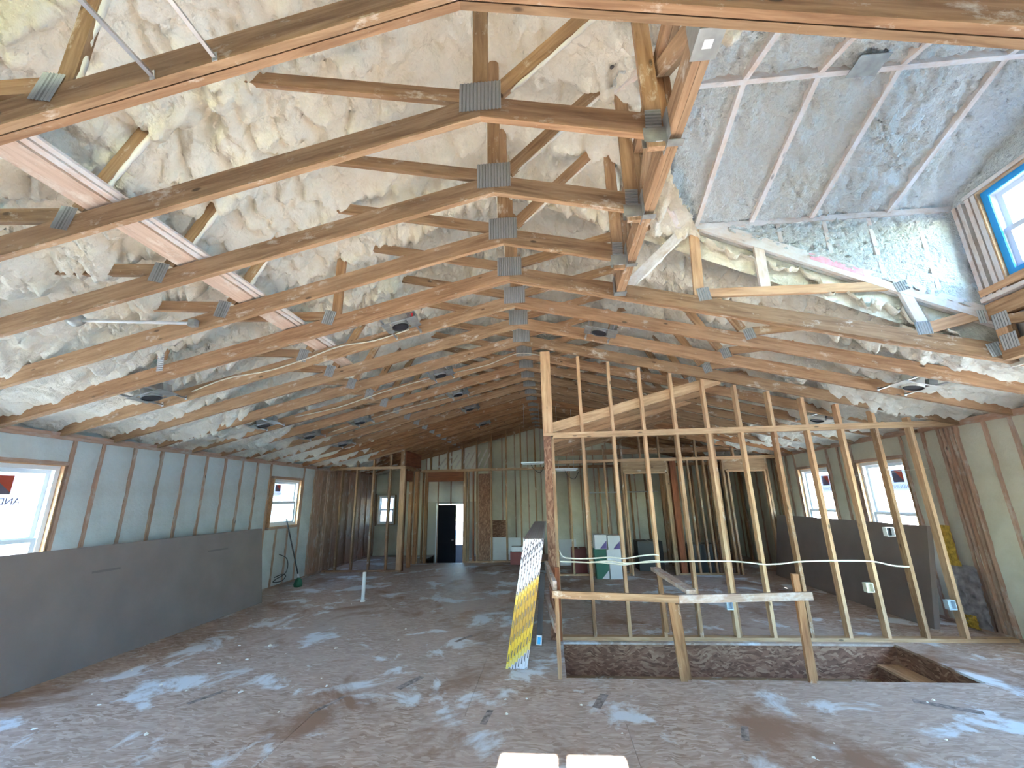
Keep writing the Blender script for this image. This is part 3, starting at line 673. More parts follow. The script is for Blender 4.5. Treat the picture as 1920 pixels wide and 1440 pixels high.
for yy in (TY(5) + .0775, TY(1) - .001):          # foam stop behind the doubled trusses
    Xg, Vg = np.meshgrid(np.linspace(XR0, 5.1, 150), np.linspace(0, 1, 10), indexing='ij')
    Zg = topz(0) - .48 * (Xg - XR0) + .144 - .001 - Vg * .42
    Zg = 5.15 - .48 * (Xg - XR0) - Vg * .40
    mk('foam_stop', grid_mesh('foam_stop', Xg, yy + 0 * Xg + .012 * pillow(Xg / .1, Zg / .07, 6), Zg, 'foam_roof'), ceil_r)

# ================================================================== ROOF TRUSSES
def corrugated(w, h, mat, n=11, horiz=False):
    k = ('plate', round(w, 3), round(h, 3), mat, horiz)
    if k in CACHE: return CACHE[k]
    vs, fs = [], []
    m_ = 2 * n
    for i in range(m_ + 1):
        a = -w / 2 + w * i / m_ if not horiz else -h / 2 + h * i / m_
        d = -0.006 if i % 2 else -0.0005
        e = h / 2 if not horiz else w / 2
        for s in (-e, e): vs.append((a, d, s) if not horiz else (s, d, a))
    for i in range(m_): fs.append((2 * i, 2 * i + 2, 2 * i + 3, 2 * i + 1) if not horiz else (2 * i, 2 * i + 1, 2 * i + 3, 2 * i + 2))
    CACHE[k] = mesh('nail_plate', vs, fs, mat); return CACHE[k]
def plate(parent, x, z, w, h, y, ang=0.0, n=11, horiz=False):
    M = Matrix.Translation((x, y - .0015, z)) @ Matrix.Rotation(-ang, 4, 'Y')
    return mk('nail_plate', corrugated(w, h, 'plate_h' if horiz else 'plate_v', n, horiz), parent, M)
def coat(parent, p0, p1, r, seed):
    """ragged foam left on the under side of a web"""
    rr = random.Random(seed); p0, p1 = Vector(p0), Vector(p1); n = 26
    pts, rad = [], []
    for i in range(n + 1):
        u = i / n; pts.append(p0.lerp(p1, u) + Vector((rr.uniform(-.004, .004), 0, rr.uniform(-.004, .004))))
        rad.append(r * (0.7 + .5 * math.sin(u * 9 + seed) * .4 + rr.uniform(0, .35)) * (1 if 0 < i < n else .3))
    return tube('foam_coat', pts, rad, 'foam_white', parent, n=7)
CT, WT = 0.140, 0.089          # chord and web depth
SLB, SLT = 0.2475, 0.48
def bottom_chord(root, y0, y1, xe, mat, x0=XR0):
    zz = lambda x: chord_z(x)
    poly = [(x0, zz(x0)), (xe, zz(xe)), (xe, zz(xe) + CT * 1.03), (x0, zz(x0) + CT * 1.03)]
    return prism('bottom_chord', poly, y0, y1, (x0, zz(x0)), (xe, zz(xe)), mat, root)
def top_chord(root, y0, y1, xe, mat, x0=XR0, dep=CT):
    poly = [(x0, topz(x0) - dep * 1.1), (xe, topz(xe) - dep * 1.1), (xe, topz(xe)), (x0, topz(x0))]
    return prism('top_chord', poly, y0, y1, (x0, topz(x0)), (xe, topz(xe)), mat, root)
def web(root, a, b, y0, y1, mat, w=WT, cover=None, cs=0):
    ym = (y0 + y1) / 2
    o = member('web', (a[0], ym, a[1]), (b[0], ym, b[1]), w, y1 - y0, mat, root, up=(0, 0, 1) if abs(b[0] - a[0]) > .02 else (1, 0, 0))
    if cover:
        d = Vector((b[0] - a[0], 0, b[1] - a[1])).normalized(); nrm = Vector((-d.z, 0, d.x)) * (w / 2) * cover
        coat(root and o, Vector((a[0], ym + .005, a[1])) + nrm + d * .06, Vector((b[0], ym + .005, b[1])) + nrm, .018, cs)
    return o
ORD = 'zeroth first second third fourth fifth sixth seventh eighth ninth tenth eleventh twelfth thirteenth fourteenth fifteenth sixteenth seventeenth eighteenth nineteenth twentieth'.split()
NODE = 2.435; TOPN = (1.86, 4.25)          # offsets from the ridge
PEAK = 2.35                                # vault peak of the right-hand room
for k in range(0, 21):
    y = TY(k); dbl = k in (1, 5)
    y0, y1 = y, y + .038
    near = k <= 8
    mats = ['pine_old', 'pine', 'pine', 'pine', 'pine', 'pine_pale']
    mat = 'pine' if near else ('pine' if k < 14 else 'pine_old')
    lab = {0: 'roof truss nearest the back wall, before the doubled front truss', 1: 'doubled roof truss crossing the very top of the picture',
           2: 'second roof truss from the front, its right end hung on the girder truss', 3: 'third roof truss from the front, its right end hung on the girder truss',
           4: 'fourth roof truss from the front, its right end hung on the girder truss', 5: 'doubled fifth roof truss with exposed right webs beside the dormer',
           8: 'eighth roof truss from the front, standing over the stud partition'}.get(k, '%s roof truss from the front, counting the doubled truss as first' % ORD[k])
    r = empty('roof_truss', (XR0, y, PLATE), lab, 'truss', 'scissor roof trusses along the room')
    plies = [(y, y + .036), (y + .0415, y + .0765)] if dbl else [(y0, y1)]
    yb = plies[-1][1]
    cut_r = k in (2, 3, 4)
    for (a, b) in plies:
        bottom_chord(r, a, b, XL - .1, mat)
        if cut_r: bottom_chord(r, a, b, 0.69, mat)
        else: bottom_chord(r, a, b, XRW + .08, mat)
        top_chord(r, a, b, XL - .12, mat, dep=.11)
        if cut_r: top_chord(r, a, b, 0.69, mat, dep=.11)
        else: top_chord(r, a, b, XRW + .1, 'dusty_wood' if k == 5 else mat, dep=.13 if dbl else .11)
    a, b = y + .002, y + .0355
    # webs, left half
    A = (XR0, 3.86)
    web(r, (XR0, 3.80), (XR0, 4.95), a, b, mat, cover=.9 if 1 < k < 6 else None, cs=k)
    NL, ML = (XR0 - NODE, 3.27), (XR0 - TOPN[0], TOPN[1])
    web(r, (A[0] - .08, A[1]), (ML[0], ML[1] + .03), a, b, mat, cover=-.9 if k in (2, 3, 4, 6, 7) else None, cs=k + 3)
    if dbl:
        web(r, (-2.05, 3.33), (-2.05, 4.30), a, b, mat, cover=-.8 if k == 1 else None, cs=2)
        web(r, (-2.14, 3.42), (-3.75, 3.50), a, b, mat); plate(r, -2.12, 3.40, .12, .15, y, -.24, 7)
        web(r, (-3.86, 3.05), (-3.80, 3.5), a, b, mat); plate(r, -3.84, 3.01, .07, .18, y, .1, 9, True)
    else:
        web(r, (NL[0] + .06, NL[1] + .03), ML, a, b, mat, cover=-.9 if k in (2, 3, 4) else None, cs=k + 8)
        web(r, (NL[0] - .05, NL[1]), (-3.95, 3.36), a, b, mat)
        plate(r, NL[0], NL[1] - .03, .12, .15, y, -.24, 7)
    plate(r, XR0, 3.845, .24 if k > 1 else .26, .205, y, 0, 12)
    # right half
    if cut_r:
        web(r, (A[0] + .10, 3.88), (.66, 4.72), a, b, mat, cover=-.95, cs=k + 13)
        web(r, (.645, 3.40), (.645, 4.72), a, b, 'pine' if k == 2 else mat); plate(r, .640, 3.575, .085, .13, y, -.05, 6, True)
    elif k == 5:
        web(r, (A[0] + .10, 3.88), (1.35, 4.28), a, b, mat)
        web(r, (.83, 3.56), (1.50, 4.20), a, b, 'dusty_wood', cover=-.95, cs=31)
        web(r, (1.475, 3.38), (1.525, 4.20), a, b, 'pine_pale'); web(r, (2.08, 3.47), (2.09, 3.98), a, b, 'dusty_wood')
        web(r, (1.50, 3.44), (3.24, 3.41), a, b, 'pine_pale', w=.082); web(r, (3.24, 3.40), (3.335, 2.99), a, b, 'dusty_wood')
        web(r, (3.36, 2.985), (3.83, 3.10), a, b, 'pine_pale', w=.10)
        plate(r, 1.517, 3.425, .115, .13, y, .12, 5); plate(r, 3.235, 3.395, .12, .09, y, .25, 6); plate(r, 3.315, 2.985, .13, .12, y, .06, 5)
        pk = prism('paint_mark', [(2.52, topz(2.52) - .02), (2.95, topz(2.95) - .02), (2.95, topz(2.95) - .085), (2.52, topz(2.52) - .085)], y - .002, y - .0005, (2.52, topz(2.52)), (2.95, topz(2.95)), 'pink_paint', r)
    elif k not in (0, 1):
        NR, MR = (XR0 + NODE + .03, 3.27), (XR0 + TOPN[0], TOPN[1])
        web(r, (A[0] + .08, A[1]), (MR[0], MR[1] + .03), a, b, mat); web(r, (NR[0] - .06, NR[1] + .03), MR, a, b, mat); web(r, (NR[0] + .05, NR[1]), (3.45, 3.36), a, b, mat)
        plate(r, NR[0], NR[1] - .03, .11, .12, y, .24, 6)
        if 8 <= k <= 14:      # added chord that vaults the right-hand room the other way
            yy = y + .045 if k == 8 else y + .04
            zz = lambda x: 2.465 + .256 * (x - .085)
            prism('vault_chord', [(.09, zz(.09)), (PEAK, zz(PEAK)), (PEAK, zz(PEAK) + .135), (.09, zz(.09) + .135)], yy + .062, yy + .100, (.09, zz(.09)), (PEAK, zz(PEAK)), 'pine_pale' if k < 11 else 'pine', r)

# girder truss hung between the doubled trusses, beside the dormer
g = empty('girder_truss', (.74, DY0 + .03, 3.46), 'two-ply girder truss running away from the camera beside the dormer', 'truss')
for x0, x1 in ((.705, .742), (.744, .781)):
    box('bottom_chord', x0, x1, 1.325, 3.683, 3.46, 3.60, 'pine', g); box('top_chord', x0, x1, 1.325, 3.683, 3.98, 4.07, 'pine', g)
    for yy in (1.36, 1.95, 2.56, 3.17, 3.64): box('web', x0, x1, yy - .045, yy + .045, 3.60, 3.98, 'pine_old' if yy == 1.95 else 'pine', g)
    for p, q in ((1.40, 1.92), (2.52, 1.99), (2.60, 3.13)): member('web', (x0 + .018, p, 3.60), (x0 + .018, q, 3.98), .08, .037, 'pine', g)
for k in (2, 3, 4):
    yy = TY(k)
    h = boxes('joist_hanger', [(.700, .704, yy - .05, yy + .09, 3.42, 3.60), (.58, .704, yy - .004, yy - .001, 3.43, 3.52), (.58, .704, yy + .039, yy + .042, 3.43, 3.52), (.60, .79, yy - .004, yy + .042, 3.428, 3.432)], 'galvanised')
    tag(h, '%s steel joist hanger from the front holding a cut truss on the girder' % ORD[k - 1], 'hanger', 'joist hangers on the girder truss')
    boxes('paper_label', [(.64, .675, yy - .0045, yy + .02, 3.4272, 3.4278)], 'label_white', h)
h = boxes('joist_hanger', [(.69, .80, 3.60, 3.683, 3.452, 3.457), (.69, .695, 3.60, 3.683, 3.455, 3.62), (.79, .795, 3.60, 3.683, 3.455, 3.62)], 'galvanised')
tag(h, 'steel girder hanger at the doubled fifth truss', 'hanger', 'joist hangers on the girder truss')
h = boxes('joist_hanger', [(.69, .80, 1.325, 1.46, 3.452, 3.457), (.69, .695, 1.325, 1.44, 3.455, 3.62), (.79, .795, 1.325, 1.44, 3.455, 3.62)], 'galvanised')
tag(h, 'steel girder hanger with white label under the doubled front truss', 'hanger', 'joist hangers on the girder truss')
boxes('paper_label', [(.725, .765, 1.37, 1.41, 3.4515, 3.4518)], 'label_white', h)
# girder under the dormer window
g2 = empty('girder_truss', (3.87, DY0 + .03, 2.62), 'girder truss under the dormer window with grey nail plates', 'truss')
for x0, x1 in ((3.855, 3.892), (3.894, 3.931)):
    box('top_chord', x0, x1, 1.325, 3.683, 3.03, 3.165, 'pine', g2); box('bottom_chord', x0, x1, 1.325, 3.683, 2.66, 2.80, 'pine', g2)
    for yy in (3.62, 2.9, 2.1, 1.38): box('web', x0, x1, yy - .045, yy + .045, 2.80, 3.03, 'pine_pale', g2)
    member('web', (x0 + .018, 3.56, 2.98), (x0 + .018, 2.95, 2.84), .08, .037, 'pine', g2)
for yy, z in ((3.60, 2.99), (3.59, 2.80)):
    mk('nail_plate', corrugated(.13, .13, 'plate_v', 6), g2, Matrix.Translation((3.853, yy, z)) @ Matrix.Rotation(-math.pi / 2, 4, 'Z'))
plate(g2, 3.80, 3.06, .06, .12, DY1 - .003, 0, 3); plate(g2, 3.82, 2.76, .11, .12, DY1 - .003, .2, 5)

# lateral braces lying on the left chords
for i, (dx, w, t_, mt, lab) in enumerate(((0, .14, .019, 'brace_wood', 'flat pinkish brace board laid across the left truss chords'), (.10, .035, .019, 'dusty_wood', 'thin pale furring strip along the flat brace board'), (.145, .03, .019, 'dusty_wood', 'outer thin pale furring strip beside the flat brace board'))):
    xa, xb = -2.56 + dx, -2.52 + dx
    o = member('brace_board', (xa, 1.1, chord_z(xa) + .172), (xb, 5.3 if i == 0 else 4.4, chord_z(xb) + .172), t_, w, mt, None, up=(SLB * -1, 0, 1))
    tag(o, lab, 'board', 'braces on the truss chords')

# ================================================================== INNER STUD WALLS
def stud(parent, x, y0, y1, z0, z1, mat='pine_pale', w=.038): return box('stud', x - w / 2, x + w / 2, y0, y1, z0, z1, mat, parent)
# partition behind the stair
pt = empty('wall_partition', (0.02, YP, 0), 'open stud partition behind the stair with a tall end post', 'wall', kind='structure')
PY0, PY1 = YP, YP + .089
box('bottom_plate', .09, XRW - .02, PY0, PY1, 0.0005, .038, 'pine_pale', pt)
box('top_plate', .085, XRW - .02, PY0, PY1, 2.378, 2.411, 'pine_pale', pt); box('top_plate', -.045, XRW - .02, PY0, PY1, 2.412, PLATE, 'pine_pale', pt)
for i in range(11):
    x = .472 + i * .4045
    stud(pt, x, PY0, PY1, .038, 2.378, 'pine_pale' if i % 3 else 'pine'); zt = chord_z(x - .019) - .01
    if zt > 2.5 and i < 11: box('cripple_stud', x - .019, x + .019, PY0, PY1, PLATE + .001, zt, 'pine_pale', pt)
box('end_post', -.047, .088, PY0 - .002, PY1, PLATE + .001, 3.60, 'pine_pale', pt)
box('end_post', -.045, .055, PY0 - .002, PY1, .0005, 2.410, 'osb', pt); stud(pt, .075, PY0, PY1, .038, 2.378, 'pine', .036)
box('mid_stud', 2.10, 2.138, PY0 + .02, PY1, .038, 2.378, 'pine', pt); box('filler_block', .03, .085, PY0 - .04, PY0 - .004, .0005, .80, 'red_wood', pt)
# far partition of the right-hand room
fp = empty('wall_far_partition', (.1, 9.75, 0), 'far stud wall with two framed doorways in the right-hand room', 'wall', kind='structure')
FY0, FY1 = 9.73, 9.82
box('bottom_plate', .1, 1.64, FY0, FY1, .0005, .038, 'pine', fp); box('bottom_plate', 2.62, 3.85, FY0, FY1, .0005, .038, 'pine', fp)
box('top_plate', .1, XRW - .02, FY0, FY1, 2.36, 2.43, 'pine_pale', fp); box('upper_plate', .1, 4.6, FY0 + .25, FY1 + .2, 2.56, 2.68, 'pine', fp)
for x in (.12, .47, .87, 1.27, 1.65, 2.64, 3.09, 3.29, 3.43, 3.57, 3.84, 4.76, 4.98): stud(fp, x, FY0, FY1, .038, 2.36, 'pine')
for x in (1.70, 2.60, 3.93, 4.71): stud(fp, x, FY0, FY1, .0005 if x in (1.70, 2.60, 3.93, 4.71) else .038, 2.09, 'pine_pale')
box('post', 2.70, 2.82, FY0, FY1, .038, 2.36, 'red_wood', fp)
for a, b in ((1.67, 2.62), (3.86, 4.74)): box('header', a, b, FY0, FY1, 2.125, 2.36, 'pine', fp); box('head_trim', a + .02, b - .02, FY0 - .005, FY1, 2.09, 2.124, 'pine_pale', fp)
for x in (.87, 1.27, 1.67, 2.08, 2.5, 2.9, 3.3, 3.7, 4.1): 
    zc = min(chord_z(x), 2.465 + .256 * (x - .085))
    box('cripple_stud', x - .019, x + .019, FY0, FY1, 2.431, zc - .01, 'pine', fp)
bk = empty('wall_back_room', (.1, 11.6, 0), 'dim stud wall standing behind the two framed doorways', 'wall', kind='structure')
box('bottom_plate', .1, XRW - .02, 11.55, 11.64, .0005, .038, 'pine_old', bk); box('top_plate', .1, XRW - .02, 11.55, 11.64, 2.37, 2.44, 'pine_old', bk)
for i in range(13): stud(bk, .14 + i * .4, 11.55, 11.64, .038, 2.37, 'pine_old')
for i in range(5): box('stud', 2.84, 2.93, 10.05 + i * .3, 10.088 + i * .3, 0.0005, 2.4, 'pine_old', bk)
# closet wall at the far left
cl = empty('wall_closet', (XL, 10.4, 0), 'far stud wall closing off the left corner, with a raking top plate', 'wall', kind='structure')
CY0, CY1 = 10.395, 10.484
box('bottom_plate', XL + .02, -3.57, CY0, CY1, .0005, .038, 'pine', cl); box('top_plate', XL + .02, -3.57, CY0, CY1, 2.392, 2.46, 'pine_pale', cl)
for x in (-5.2, -4.81, -4.38, -3.95): 
    stud(cl, x, CY0, CY1, .038, 2.392, 'pine'); box('cripple_stud', x - .019, x + .019, CY0, CY1, 2.461, chord_z(x) - .05, 'pine', cl)
member('raking_plate', (-5.45, CY0 + .044, chord_z(-5.45) - .02), (-3.60, CY0 + .044, chord_z(-3.60) - .02), .036, .089, 'pine', cl)
box('post', -3.69, -3.57, CY0, CY1, .038, 2.392, 'pine_pale', cl); box('post', -3.69, -3.60, CY0, CY1, 2.461, chord_z(-3.6) - .02, 'pine', cl)
for y in (10.56, 11.05, 11.12, 11.55, 11.66): box('stud', -3.66, -3.57, y - .019, y + .019, .0005, 2.392, 'pine_old' if y > 11 else 'red_wood', cl)
box('top_plate', -3.66, -3.57, CY1, 11.74, 2.392, 2.46, 'pine_old', cl); box('header', -3.66, -3.57, 10.58, 11.03, 2.10, 2.36, 'red_wood', cl)
box('header', -3.66, -3.57, CY1, 11.74, 2.48, 2.85, 'red_wood', cl)
# entry wall
en = empty('wall_entry', (-3.5, 11.75, 0), 'stud wall around the entry opening with a red-brown header', 'wall', kind='structure')
EY0, EY1 = 11.75, 11.839
box('top_plate', -3.57, .1, EY0, EY1, 2.372, 2.44, 'pine', en); box('bottom_plate', -2.30, .1, EY0, EY1, .0005, .038, 'pine', en)
box('header', -3.36, -2.36, EY0, EY1, 2.11, 2.372, 'red_wood', en)
for x in (-3.50, -3.42, -3.38): stud(en, x, EY0, EY1, .0005, 2.372, 'pine_old')
for x in (-2.33, -2.29): stud(en, x, EY0, EY1, .0005 if x < -2.3 else .038, 2.372, 'pine')
for x in (-2.22, -2.08, -1.98): stud(en, x, EY0, EY1, .038, 2.372, 'red_wood' if x == -2.08 else 'pine')
for x in (-1.58, -1.17, -.77, -.36, .05): stud(en, x, EY0, EY1, .038, 2.372, 'pine')
for x in (-3.3, -2.81, -2.40, -1.99, -1.58, -1.16, -.75, -.35): box('cripple_stud', x - .019, x + .019, EY0, EY1, 2.441, chord_z(x) - .01, 'pine_old', en)
box('sheathing_panel', -1.95, -1.62, EY1 + .002, EY1 + .014, .04, 2.30, 'osb', en)
for i in range(9): member('lath', (-3.2 + i * .17, EY1 + .30, 2.5), (-2.95 + i * .17, EY1 + .30, 2.5 + .30 + .03 * i), .035, .02, 'dusty_wood', en)
# small entry door, standing half open
dr = empty('door_1', (EDX0, YF - .02, EDZ0), 'dark front door standing ajar against bright daylight', 'door', kind='structure')
Md = Matrix.Translation((EDX0 + .03, YF - .05, EDZ0)) @ Matrix.Rotation(math.radians(-36), 4, 'Z')
sl = mk('door_slab', mesh('door_slab', boxv(0, .84, -.022, .022, .02, 2.0), BOXF, 'door_dark'), dr, Md)
for z in (.3, 1.2): mk('door_panel', mesh('door_panel', boxv(.14, .70, -.03, -.0225, z, z + .62), BOXF, 'door_dark'), sl, Md)
tube('handle', [Md @ Vector((.78, -.06, .98)), Md @ Vector((.78, -.06, 1.02))], .03, 'steel', sl, n=10)
boxes('door_jamb', [(EDX0 - .02, EDX0 + .01, YF - .06, YF + .05, EDZ0, EDZ1), (EDX1 - .01, EDX1 + .02, YF - .06, YF + .05, EDZ0, EDZ1), (EDX0 - .02, EDX1 + .02, YF - .06, YF + .05, EDZ1 - .02, EDZ1 + .02)], 'vinyl_white', dr)

# ================================================================== THINGS
# ------------------------------------------------------------------ recessed light cans
def cyl(name, r, z0, z1, mat, parent, M, n=22, cap_top=True, cap_bot=False, r1=None):
    r1 = r if r1 is None else r1
    vs = [(r * math.cos(2 * math.pi * i / n), r * math.sin(2 * math.pi * i / n), z0) for i in range(n)] + [(r1 * math.cos(2 * math.pi * i / n), r1 * math.sin(2 * math.pi * i / n), z1) for i in range(n)]
    fs = [(i, (i + 1) % n, (i + 1) % n + n, i + n) for i in range(n)]
    if cap_top: fs.append(tuple(range(n, 2 * n)))
    if cap_bot: fs.append(tuple(range(n - 1, -1, -1)))
    me = mesh(name, vs, fs, mat); me.polygons.foreach_set('use_smooth', [len(p.vertices) == 4 for p in me.polygons])
    return mk(name, me, parent, M)
def can_light(x, k, label, covered=False):
    dy = -.19 if k == 0 else 0.0
    yc = (TY(k) + TY(k + 1)) / 2 + .02 + dy; sl_ = math.atan(SLB) * (1 if x > XR0 else -1)
    M = Matrix.Translation((x, yc, chord_z(x))) @ Matrix.Rotation(sl_, 4, 'Y')
    r = empty('recessed_light', None, label, 'light', 'recessed light housings in the ceiling bays', M=M)
    cyl('housing', .092, -.012, .18, 'foam_white' if covered else 'steel', r, M)
    cyl('opening', .082, -.014, .0, 'hole_shade', r, M, cap_top=True)  # dark cap painted for the shaded inside of the can
    lboxes('mounting_plate', [(-.17, -.094, -.12, .12, .008, .011), (.094, .20, -.12, .12, .008, .011), (-.094, .094, -.12, -.094, .008, .011), (-.094, .094, .094, .12, .008, .011)], 'foam_white' if covered else 'galvanised', r, M)
    lboxes('junction_box', [(.105, .19, -.06, .05, .012, .10)], 'galvanised', r, M)
    y0 = TY(k) + .038 - yc + (.04 if k == 5 or k == 1 else 0); y1 = TY(k + 1) - yc
    for bx in (-.14, .14): lboxes('bar_hanger', [(bx - .008, bx + .008, y0, y1, .014, .030), (bx - .012, bx + .012, y1 - .004, y1 - .001, -.0, .05)], 'steel', r, M)
    tube('whip', [M @ Vector(p) for p in smooth_pts([(.15, 0, .10), (.17, .01, .20), (.23, .02, .25), (.28, .02, .19), (.24, .03, .10)])], .008, 'cable_white', r, n=6)
    return r
for x, k, lab, cov in [(-1.50, 5, 'steel light can with red tag and looped white wire, left of ridge', False), (-1.53, 8, 'recessed light can beyond the partition line, left of the ridge', False),
                       (-1.53, 10, 'third recessed light can in the row left of the ridge', False), (-1.54, 12, 'fourth recessed light can in the row left of the ridge', False), (-1.55, 15, 'farthest recessed light can in the row left of the ridge', False),
                       (-4.20, 5, 'recessed light can near the left eave with a curled white wire', False), (-4.20, 8, 'second recessed light can along the left eave', False), (-4.19, 10, 'third recessed light can along the left eave', False),
                       (-4.18, 12, 'farthest recessed light can along the left eave', False), (-3.28, 10, 'recessed light can midway up the left slope', False),
                       (.66, 6, 'shiny round light can right of the ridge by the girder', False), (3.88, 6, 'foam-covered light can low on the right slope', True), (3.98, 9, 'recessed light can low on the right behind the partition', True),
                       (-1.48, 0, 'recessed light can over the camera with two long bar hangers', False)]:
    c = can_light(x, k, lab, cov)
    if k == 5 and x > -2:
        M = W[c.name]; lboxes('red_tag', [(.16, .18, -.105, -.101, .015, .06)], 'red_tape', c, M)
# small lamp bracket under the fourth left chord
p0, p1 = Vector((-3.62, 2.75, chord_z(-3.62) + .16)), Vector((-2.95, 3.05, chord_z(-2.95) + .06))
lb = empty('bar_lamp', p1, 'white bar lamp holder slung between left chords', 'light')
tube('bar', [p0, p1], .014, 'pvc', lb, n=8)
tube('cup', [p0 + Vector((-.10, -.01, .02)), p0 + Vector((-.05, 0, .01)), p0 + Vector((.01, 0, 0))], [.045, .06, .03], 'galvanised', lb, n=12)
box('bracket', p1.x - .03, p1.x + .03, p1.y - .03, p1.y + .02, p1.z - .03, p1.z + .03, 'galvanised', lb)

# ------------------------------------------------------------------ drywall leaning on the long walls
def lean_sheet(xb, xt, y0, y1, h, th, mat, edge, label, group, cat='drywall'):
    """board standing on its long edge: front face foot at xb, head at xt"""
    d = Vector((xt - xb, 0, h)); hh = d.length; z = d.normalized(); out = Vector((1, 0, 0)) if xt < xb else Vector((-1, 0, 0))
    nrm = out - z * out.dot(z); nrm.normalize(); yv = z.cross(nrm)
    c = Vector((xb, (y0 + y1) / 2, 0)) + z * hh / 2 - nrm * th / 2
    M = Matrix(((nrm.x, yv.x, z.x, c.x), (nrm.y, yv.y, z.y, c.y), (nrm.z, yv.z, z.z, c.z), (0, 0, 0, 1)))
    vs = boxv(-th / 2, th / 2, -(y1 - y0) / 2, (y1 - y0) / 2, -hh / 2, hh / 2)
    fm = [1, 1, 1, 0, 1, 0]
    me = mesh('drywall_sheet', vs, BOXF, mat, mats=[mat, edge], fm=fm)
    return tag(mk('drywall_sheet', me, None, M), label, cat, group)
for i in range(6):
    o = .0165 * i
    lean_sheet(-4.93 - o, -5.10 - o, 3.30 + .004 * (i % 3), 7.42 - .006 * (i % 2), 1.19, .0158, 'drywall_brown', 'drywall_edge',
               'front brown drywall sheet of the long stack under left windows' if i == 0 else '%s drywall sheet from the front in the left wall stack' % ORD[i + 1], 'drywall sheets on the left wall')
plain('scuff', (0.17, 0.14, 0.13), 0.9)
fs_ = [o for o in COL.objects if o.name.startswith('drywall_sheet')][0]; Mf = W[fs_.name]
for yy, zz, ln in ((-.62, .33, .32), (1.05, .36, .40)):
    mk('scuff_mark', mesh('scuff_mark', boxv(.0079, .0084, yy - ln / 2, yy + ln / 2, zz - .012, zz + .012), BOXF, 'scuff'), fs_, Mf)
box_s = tag(lean_sheet(-4.93 - .105, -5.30, 3.35, 7.40, 1.17, .0158, 'drywall_brown', 'drywall_edge', 'x', None), 'rearmost drywall sheet of the left stack, tipped back to the studs', 'drywall', 'drywall sheets on the left wall')
for i in range(4):
    o = .0165 * i
    lean_sheet(4.56 + o, 4.78 + o, 6.05, 9.70, 1.175, .0158, 'drywall_brown', 'drywall_brown',
               'front brown drywall sheet below the two right windows' if i == 0 else '%s drywall sheet from the front in the stack below right windows' % ORD[i + 1], 'drywall sheets on the right wall')
# bundles seen end on, leaning on the end post
NB = 8
for i in range(NB):
    xb = -.498 + .0268 * i; lean = .212
    d = Vector((lean, 0, 1.2)); hh = 1.2186; z = d.normalized(); xax = Vector((z.z, 0, -z.x))
    y0 = 4.68 + .006 * ((i * 5) % 3)
    c = Vector((xb + .0134, y0 + 1.70, 0.005)) + z * hh / 2
    M = Matrix(((xax.x, 0, z.x, c.x), (0, 1, 0, c.y), (xax.z, 0, z.z, c.z), (0, 0, 0, 1)))
    nm = 'leftmost' if i == 0 else ('rightmost' if i == NB - 1 else ORD[i + 1])
    r = empty('drywall_bundle', None, '%s drywall bundle from the left in the yellow-taped stack on edge' % nm if 0 < i < NB - 1 else '%s drywall bundle of the yellow-taped stack on edge' % nm, 'drywall', 'taped drywall bundles on the end post', M=M)
    for s in (-1, 1): mk('board', mesh('board', boxv(min(0, s * .0122) + s * .0002, max(0, s * .0122) + s * .0002, -1.695, 1.70, -hh / 2, hh / 2), BOXF, 'drywall_grey'), r, M)
    dz = -.10 + .026 * i
    mk('end_tape', mesh('end_tape', boxv(-.0125, .0125, -1.703, -1.696, -hh / 2 - dz, hh / 2 - .004 - dz), BOXF, 'end_tape'), r, M @ Matrix.Translation((0, 0, dz)))
    mk('edge_paper', mesh('edge_paper', boxv(-.0125, .0125, -1.70, 1.70, hh / 2 - .003, hh / 2), BOXF, 'drywall_edge'), r, M)

# long dark carton standing between the bundles and the post
r = empty('long_carton', (-.15, 5.40, 0), 'long black carton with a blue and white end label beside the yellow bundles', 'carton')
member('body', (-.178, 5.40, .10), (-.118, 5.50, .74), .06, .045, 'black_plastic', r); member('end_label', (-.187, 5.385, .004), (-.178, 5.40, .10), .062, .052, 'label_white', r)
member('blue_print', (-.186, 5.357, .02), (-.179, 5.372, .085), .036, .004, 'label_cyan', r, up=(1, 0, 0))

# ------------------------------------------------------------------ guard rail round the stair opening
gr = empty('guard_rail', (.03, 4.53, 0), 'rough two-by-four guard rail in front of the stair opening', 'railing')
box('post', .012, .050, 4.455, 4.495, .0005, .70, 'pine', gr)
member('post', (1.105, 4.47, .695), (1.165, 4.47, -.30), .062, .038, 'pine_old', gr, up=(1, 0, 0)); member('post', (1.16, 4.51, .62), (1.215, 4.51, -.30), .05, .036, 'pine_old', gr, up=(1, 0, 0))
member('post', (2.265, 4.47, .885), (2.245, 4.47, -.30), .055, .038, 'pine_old', gr, up=(1, 0, 0)); member('post', (2.305, 4.512, .66), (2.295, 4.512, -.30), .035, .036, 'pine_old', gr, up=(1, 0, 0))
member('top_rail', (-.012, 4.43, .724), (1.165, 4.43, .682), .064, .038, 'pine', gr); member('top_rail', (1.168, 4.43, .680), (2.362, 4.43, .705), .068, .038, 'grey_wood', gr)
member('side_rail', (1.22, 5.545, .775), (1.30, 4.455, .735), .038, .09, 'grey_wood', gr); member('side_rail', (-.075, 5.54, .83), (.02, 4.50, .785), .085, .038, 'grey_wood', gr); member('side_rail', (-.078, 5.54, .43), (.018, 4.50, .415), .085, .038, 'grey_wood', gr)
member('brace', (1.262, 5.53, .76), (1.29, 5.53, .10), .05, .03, 'pine_old', gr, up=(1, 0, 0))

